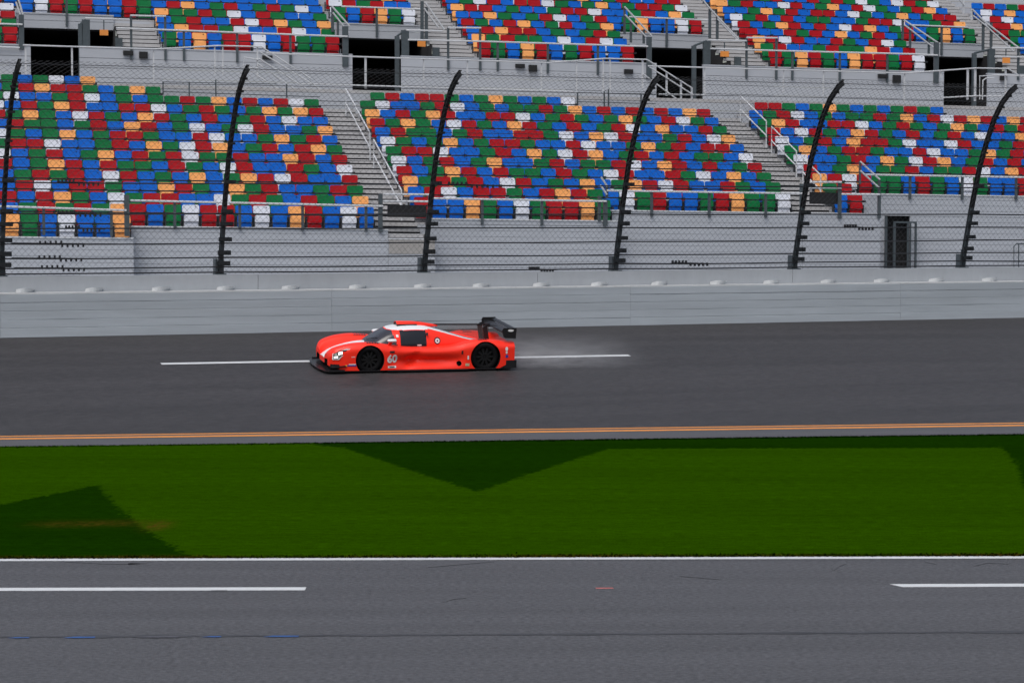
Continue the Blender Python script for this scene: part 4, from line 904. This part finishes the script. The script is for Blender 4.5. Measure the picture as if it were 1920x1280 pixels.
# wheels
for x, r, wd in ((AX, RWF, .30), (RX, RWR, .33)):
    for sgn in (-1, 1):
        yo = sgn * (.885 if r == RWF else .895); yi = yo - sgn * wd
        def tyre(mb):
            n = 48; prof_ = [(.62, yi), (.93, yi), (1, yi + sgn * .04), (1, yo - sgn * .05), (.965, yo - sgn * .012), (.80, yo), (.66, yo - sgn * .012), (.62, yo - sgn * .03)]; b = len(mb.v)
            for q, y in prof_:
                for k in range(n): a = 2 * math.pi * k / n; mb.v.append((x + r * q * math.cos(a), y, r + r * q * math.sin(a)))
            for i in range(len(prof_) - 1):
                for k in range(n): mb.f.append((b + i * n + k, b + i * n + (k + 1) % n, b + (i + 1) * n + (k + 1) % n, b + (i + 1) * n + k)); mb.m.append(0)
        whl = link('wheel', None, car); whl.empty_display_size = .1
        cpart('tyre', M_TYRE, tyre, whl, smooth=True)
        def rim(mb):
            n = 48; b = len(mb.v)
            for q, dy in ((.63, .03), (.60, .10), (.16, .085), (.15, .05), (.0, .045)):
                for k in range(n): a = 2 * math.pi * k / n; mb.v.append((x + r * q * math.cos(a), yo - sgn * dy, r + r * q * math.sin(a)))
            for i in range(4):
                for k in range(n): mb.f.append((b + i * n + k, b + i * n + (k + 1) % n, b + (i + 1) * n + (k + 1) % n, b + (i + 1) * n + k)); mb.m.append(0)
            for s5 in range(10):
                a = 2 * math.pi * s5 / 10; ca, sa = math.cos(a), math.sin(a); w5 = .022
                for qa, qb in ((.14, .62),):
                    P4 = []
                    for dy in (.075, .03):
                        for q, sg in ((qa, -1), (qb, -1), (qb, 1), (qa, 1)): P4.append((x + r * q * ca - sg * w5 * sa, yo - sgn * dy, r + r * q * sa + sg * w5 * ca))
                    mb.hexa(P4)
        cpart('rim', M_RIM, rim, whl)
# floor, splitter, side sills, diffuser
cpart('floor', M_CARBON, lambda mb: mb.box(-2.1, 2.1, -.90, .90, .045, .074))
def split(mb):
    ol = [(2.02, .96), (2.42, .96), (2.52, .88), (2.60, .45), (2.62, 0), (2.60, -.45), (2.52, -.88), (2.42, -.96), (2.02, -.96)]; b = len(mb.v); n = len(ol)
    for z in (.058, .078): mb.v += [(x, y, z) for x, y in ol]
    mb.f += [tuple(b + k for k in range(n)), tuple(b + n + k for k in range(n))] + [(b + k, b + (k + 1) % n, b + n + (k + 1) % n, b + n + k) for k in range(n)]; mb.m += [0] * (n + 2)
    for sgn in (-1, 1): mb.box(2.05, 2.44, sgn * .955 - .006, sgn * .955 + .006, .06, .11)
cpart('splitter', M_CARBON, split)
for sgn in (-1, 1):
    cpart('dive_plane', M_CARBON, lambda mb, sgn=sgn: mb.hexa([(2.02, sgn * .86, .19), (2.38, sgn * .72, .155), (2.34, sgn * .93, .15), (2.02, sgn * .955, .185), (2.02, sgn * .86, .205), (2.38, sgn * .72, .165), (2.34, sgn * .93, .162), (2.02, sgn * .955, .20)]))
    cpart('side_sill', M_CARBON, lambda mb, sgn=sgn: mb.box(-1.0, 1.0, sgn * .86, sgn * .955, .04, .072))
cpart('diffuser', M_CARBON, lambda mb: (mb.hexa([(-1.78, -.93, .06), (-2.17, -.93, .09), (-2.17, .93, .09), (-1.78, .93, .06), (-1.78, -.93, .26), (-2.19, -.93, .27), (-2.19, .93, .27), (-1.78, .93, .26)]), [mb.box(-2.22, -1.9, y - .008, y + .008, .07, .26) for y in (-.935, -.5, -.2, .2, .5, .935)]))
# headlights
for sgn in (-1, 1):
    def pt(x, y, o=.0):
        z = body_top(x, y); return (x + o * .5, y * 1.0 + sgn * o * .6, z + o * .6)
    hl = link('headlight', None, car)
    def surf_pt(u_, v_, o):     # on the front corner of the fender
        x = 2.37 - .44 * u_ ; hw = smooth_tab(HALF, x); ztop = body_top(x, hw - .05); zz = .315 + (ztop - .02 - .315) * v_
        y = hw + .004
        return (x + o * .6, sgn * (y - .03 * v_ + o), zz)
    def poly(mb, pts, o):
        b = len(mb.v); mb.v += [surf_pt(u_, v_, o) for u_, v_ in pts]; mb.f.append(tuple(range(b, b + len(pts)))); mb.m.append(0)
    OUT = [(.08, .12), (.42, .10), (.62, .42), (1.05, .90), (.80, .96), (.45, .97), (.10, .93)]
    INN = [(.13, .24), (.38, .22), (.56, .46), (.88, .84), (.70, .87), (.42, .87), (.16, .83)]
    for nm, pts, o, m in (('bezel', OUT, .006, M_DECALW), ('lens', INN, .012, M_CARBON)): cpart(nm, m, lambda mb: poly(mb, pts, o), hl)
    for a in ([(.18, .28), (.38, .28), (.38, .46), (.18, .46)], [(.40, .56), (.62, .58), (.62, .80), (.40, .80)]): cpart('lit_lamp', M_LED, lambda mb: poly(mb, a, .018), hl)
    for a in ([(.20, .52), (.34, .52), (.34, .78), (.20, .78)], [(.42, .34), (.50, .44), (.44, .50), (.40, .46)]): cpart('reflector', M_LAMP, lambda mb: poly(mb, a, .017), hl)
# mirrors
for sgn in (-1, 1):
    def mir(mb, sgn=sgn):
        n = 10; b = len(mb.v)
        for x, q in ((.99, .25), (.96, .8), (.88, 1), (.80, 1), (.78, .96)):
            for k in range(n): a = 2 * math.pi * k / n; mb.v.append((x, sgn * .80 + .09 * q * math.cos(a), .765 + .042 * q * math.sin(a)))
        for i in range(4):
            for k in range(n): mb.f.append((b + i * n + k, b + i * n + (k + 1) % n, b + (i + 1) * n + (k + 1) % n, b + (i + 1) * n + k)); mb.m.append(0)
        mb.f += [tuple(b + k for k in range(n)), tuple(b + 4 * n + k for k in range(n))]; mb.m += [0, 0]
    m_ = cpart('mirror', M_CWHITE, mir, smooth=True)
    cpart('mirror_stalk', M_RED, lambda mb: mb.hexa([(1.02, sgn * .70, .60), (.92, sgn * .70, .60), (.92, sgn * .76, .60), (1.02, sgn * .76, .60), (.91, sgn * .76, .735), (.84, sgn * .76, .735), (.84, sgn * .80, .735), (.91, sgn * .80, .735)]), m_)
# fender louvres, filler ring, window scoop, wiper
for sgn in (-1, 1):
    for x0, x1 in ((1.50, 1.18), (-1.28, -1.50)):
        def lou(mb):
            for j in range(5):
                a = x0 + (x1 - x0) * j / 5; b_ = x0 + (x1 - x0) * (j + .8) / 5; P = []
                for x, y in ((a, .56), (b_, .56), (b_, .82), (a, .82)): P.append((x, sgn * y, body_top(x, sgn * y) + (.012 if x == a else .022)))
                mb.quad(*P)
        cpart('louvre', M_CARBON, lou)
    def ring_(mb, r0, r1, yy):
        n = 20; b = len(mb.v); xc = -.33
        for r in (r0, r1):
            for k in range(n):
                a = 2 * math.pi * k / n; zz = .70 + r * math.sin(a); X = xc + r * math.cos(a); th = math.asin(min(1, max(0, (zz - .5) / (smooth_tab(ZC, X) - .5))) ** (1 / .72)); p = can_pt(X, th); mb.v.append((X, sgn * (abs(p[1]) + yy), zz))
        for k in range(n): mb.f.append((b + k, b + (k + 1) % n, b + n + (k + 1) % n, b + n + k)); mb.m.append(0)
    cpart('filler_ring', M_CWHITE, lambda mb: ring_(mb, .022, .058, .012)); cpart('filler_seal', M_CARBON, lambda mb: ring_(mb, .058, .082, .006)); cpart('filler_cap', M_CARBON, lambda mb: ring_(mb, .001, .022, .012))
cpart('window_duct', M_CARBON, lambda mb: mb.hexa([(-.09, .53, .84), (-.04, .53, .84), (-.04, .56, .84), (-.09, .54, .84), (-.09, .50, .90), (-.04, .50, .90), (-.04, .53, .90), (-.09, .52, .90)]))
mb = MB(); P = []
for x, th in ((1.33, 1.5), (1.22, 1.25), (1.12, .95)): p = can_pt(x, th); P.append((p[0] + .012, p[1] + .0, p[2] + .016))
mb.tube(P, .008, 5); mb.build('wiper', M_CARBON, car)
# decals and numbers on the flanks
def flank(x, z, sgn, o=.006):
    hw = smooth_tab(HALF, x); zt = body_top(x, hw - .05) - .015; h = min(1, max(0, (z - .075) / (zt - .075))); return (x, sgn * (hw - side_inset(x, h) - .045 * max(0, (h - .86) / .14) ** 2 + o), z)
def patch(name, m, x0, x1, z0, z1, sgn, o=.006, n=4, parent=None):
    def fn(mb):
        b = len(mb.v)
        for i in range(n + 1):
            for j in range(n + 1): mb.v.append(flank(x0 + (x1 - x0) * i / n, z0 + (z1 - z0) * j / n, sgn, o))
        for i in range(n):
            for j in range(n): k = b + i * (n + 1) + j; mb.f.append((k, k + 1, k + n + 2, k + n + 1)); mb.m.append(0)
    return cpart(name, m, fn, parent)
def text_part(name, body_, size, x, z, sgn, m, o=.008, bold=.02, sx=1.0):
    cu = bpy.data.curves.new(name, 'FONT'); cu.body = body_; cu.size = size; cu.align_x = 'CENTER'; cu.align_y = 'CENTER'; cu.offset = bold * size; cu.extrude = .001; cu.resolution_u = 3
    to = bpy.data.objects.new('tmp', cu); COL.objects.link(to); bpy.context.view_layer.update()
    me_ = bpy.data.meshes.new_from_object(to.evaluated_get(bpy.context.evaluated_depsgraph_get())); bpy.data.objects.remove(to)
    for v_ in me_.vertices:
        X = x - sgn * v_.co.x * sx; Z = z + v_.co.y; p = flank(X, Z, sgn, o + v_.co.z); v_.co = p
    me_.materials.clear(); me_.materials.append(m); return link(name, me_, car)
for sgn in (-1, 1):
    text_part('race_number', '60', .26, .885, .335, sgn, M_DECALW, bold=.035)
    patch('number_strip', M_DECALW, .995, .785, .125, .175, sgn); patch('strip_bar', M_DECALK, .955, .825, .139, .161, sgn, .010)
    patch('number_panel', M_DECALK, .95, .83, .485, .535, sgn)
    patch('sponsor_strip', M_DECALB, 1.99, 1.77, .185, .215, sgn); patch('sponsor_strip', M_DECALW, 1.95, 1.78, .218, .24, sgn); patch('sponsor_tip', M_DECALY, 2.03, 1.99, .185, .215, sgn)
    patch('bumper_grille', M_CARBON, 2.37, 2.17, .125, .225, sgn, .01); patch('bumper_grille', mat('grey_grille', (.10, .10, .105), .5, .5, 60), 2.33, 2.19, .14, .175, sgn, .014)
    patch('small_decal', M_DECALW, 1.89, 1.80, .41, .417, sgn); patch('small_decal', M_DECALW, 1.89, 1.80, .395, .402, sgn)
    patch('small_decal', M_DECALK, -.83, -.87, .43, .52, sgn); patch('small_decal', M_DECALW, -.98, -1.015, .30, .39, sgn); patch('small_decal', mat('tan_decal', (.5, .40, .25), .5, .2, 30), -.93, -1.03, .14, .205, sgn)
    def disc(mb, x, z, rx, rz, sgn=sgn):
        b = len(mb.v); mb.v += [flank(x + rx * math.cos(2 * math.pi * k / 14), z + rz * math.sin(2 * math.pi * k / 14), sgn, .008) for k in range(14)]; mb.f.append(tuple(range(b, b + 14))); mb.m.append(0)
    cpart('tail_decal', M_DECALW, lambda mb: (disc(mb, -1.96, .54, .035, .05), disc(mb, -1.96, .455, .025, .035))); cpart('tail_roundel', M_DECALB, lambda mb: disc(mb, -1.97, .36, .038, .038))
    def wd_(mb, sgn=sgn):
        P = []
        for x, z in ((.19, .595), (.08, .595), (.08, .625), (.19, .625)): th = math.asin(((z - .5) / (smooth_tab(ZC, x) - .5)) ** (1 / .72)); p = can_pt(x, th); P.append((x, sgn * (p[1] + .006), z))
        mb.quad(*P)
    cpart('window_decal', M_DECALW, wd_)
    def cl(mb, sgn=sgn):
        P = []
        for x, z in ((.70, .80), (.64, .80), (.64, .86), (.70, .86)): th = math.asin(((z - .5) / (smooth_tab(ZC, x) - .5)) ** (1 / .72)); p = can_pt(x, th); P.append((x, sgn * (p[1] + .006), z))
        mb.quad(*P)
    cpart('pillar_decal', M_DECALW, cl)
# spray thrown up behind the car: thin drifting mist
def spray():
    m = bpy.data.materials.new('water_mist'); m.use_nodes = True; t = m.node_tree; t.nodes.clear()
    o = t.nodes.new('ShaderNodeOutputMaterial'); pv = t.nodes.new('ShaderNodeVolumePrincipled'); pv.inputs['Color'].default_value = (.95, .96, 1, 1)
    tc = t.nodes.new('ShaderNodeTexCoord'); n = t.nodes.new('ShaderNodeTexNoise'); n.inputs['Scale'].default_value = 5.0; n.inputs['Detail'].default_value = 8; n.inputs['Roughness'].default_value = .72
    mp = t.nodes.new('ShaderNodeMapping'); mp.inputs['Rotation'].default_value = (0, .12, 0); mp.inputs['Scale'].default_value = (.32, .7, 1.5); t.links.new(tc.outputs['Object'], mp.inputs[0]); t.links.new(mp.outputs[0], n.inputs['Vector'])
    r = t.nodes.new('ShaderNodeMapRange'); r.inputs[1].default_value = .36; r.inputs[2].default_value = .78; r.inputs[3].default_value = 0; r.inputs[4].default_value = 1.0
    t.links.new(n.outputs['Fac'], r.inputs[0])
    # fades with distance behind the car (x) and height (z)
    sx = t.nodes.new('ShaderNodeSeparateXYZ'); t.links.new(tc.outputs['Object'], sx.inputs[0])
    fx = t.nodes.new('ShaderNodeMapRange'); fx.inputs[1].default_value = -5.8; fx.inputs[2].default_value = -2.6; fx.inputs[3].default_value = 0; fx.inputs[4].default_value = 1; t.links.new(sx.outputs['X'], fx.inputs[0])
    fz = t.nodes.new('ShaderNodeMapRange'); fz.inputs[1].default_value = .72; fz.inputs[2].default_value = .1; fz.inputs[3].default_value = 0; fz.inputs[4].default_value = 1; t.links.new(sx.outputs['Z'], fz.inputs[0])
    a = t.nodes.new('ShaderNodeMath'); a.operation = 'MULTIPLY'; b = t.nodes.new('ShaderNodeMath'); b.operation = 'MULTIPLY'
    t.links.new(fx.outputs[0], a.inputs[0]); t.links.new(fz.outputs[0], a.inputs[1]); t.links.new(a.outputs[0], b.inputs[0]); t.links.new(r.outputs[0], b.inputs[1]); t.links.new(b.outputs[0], pv.inputs['Density'])
    t.links.new(pv.outputs[0], o.inputs['Volume'])
    mb = MB(); mb.hexa([(-6.0, -1.2, .02), (-2.25, -.9, .02), (-2.25, .9, .02), (-6.0, 1.2, .02), (-6.0, -1.2, 1.1), (-2.25, -.9, .8), (-2.25, .9, .8), (-6.0, 1.2, 1.1)])
    ob = mb.build('water_spray', m); ob.matrix_world = CM; tag(ob, 'thin white mist of water spray behind the car', 'spray', kind='stuff')
spray()
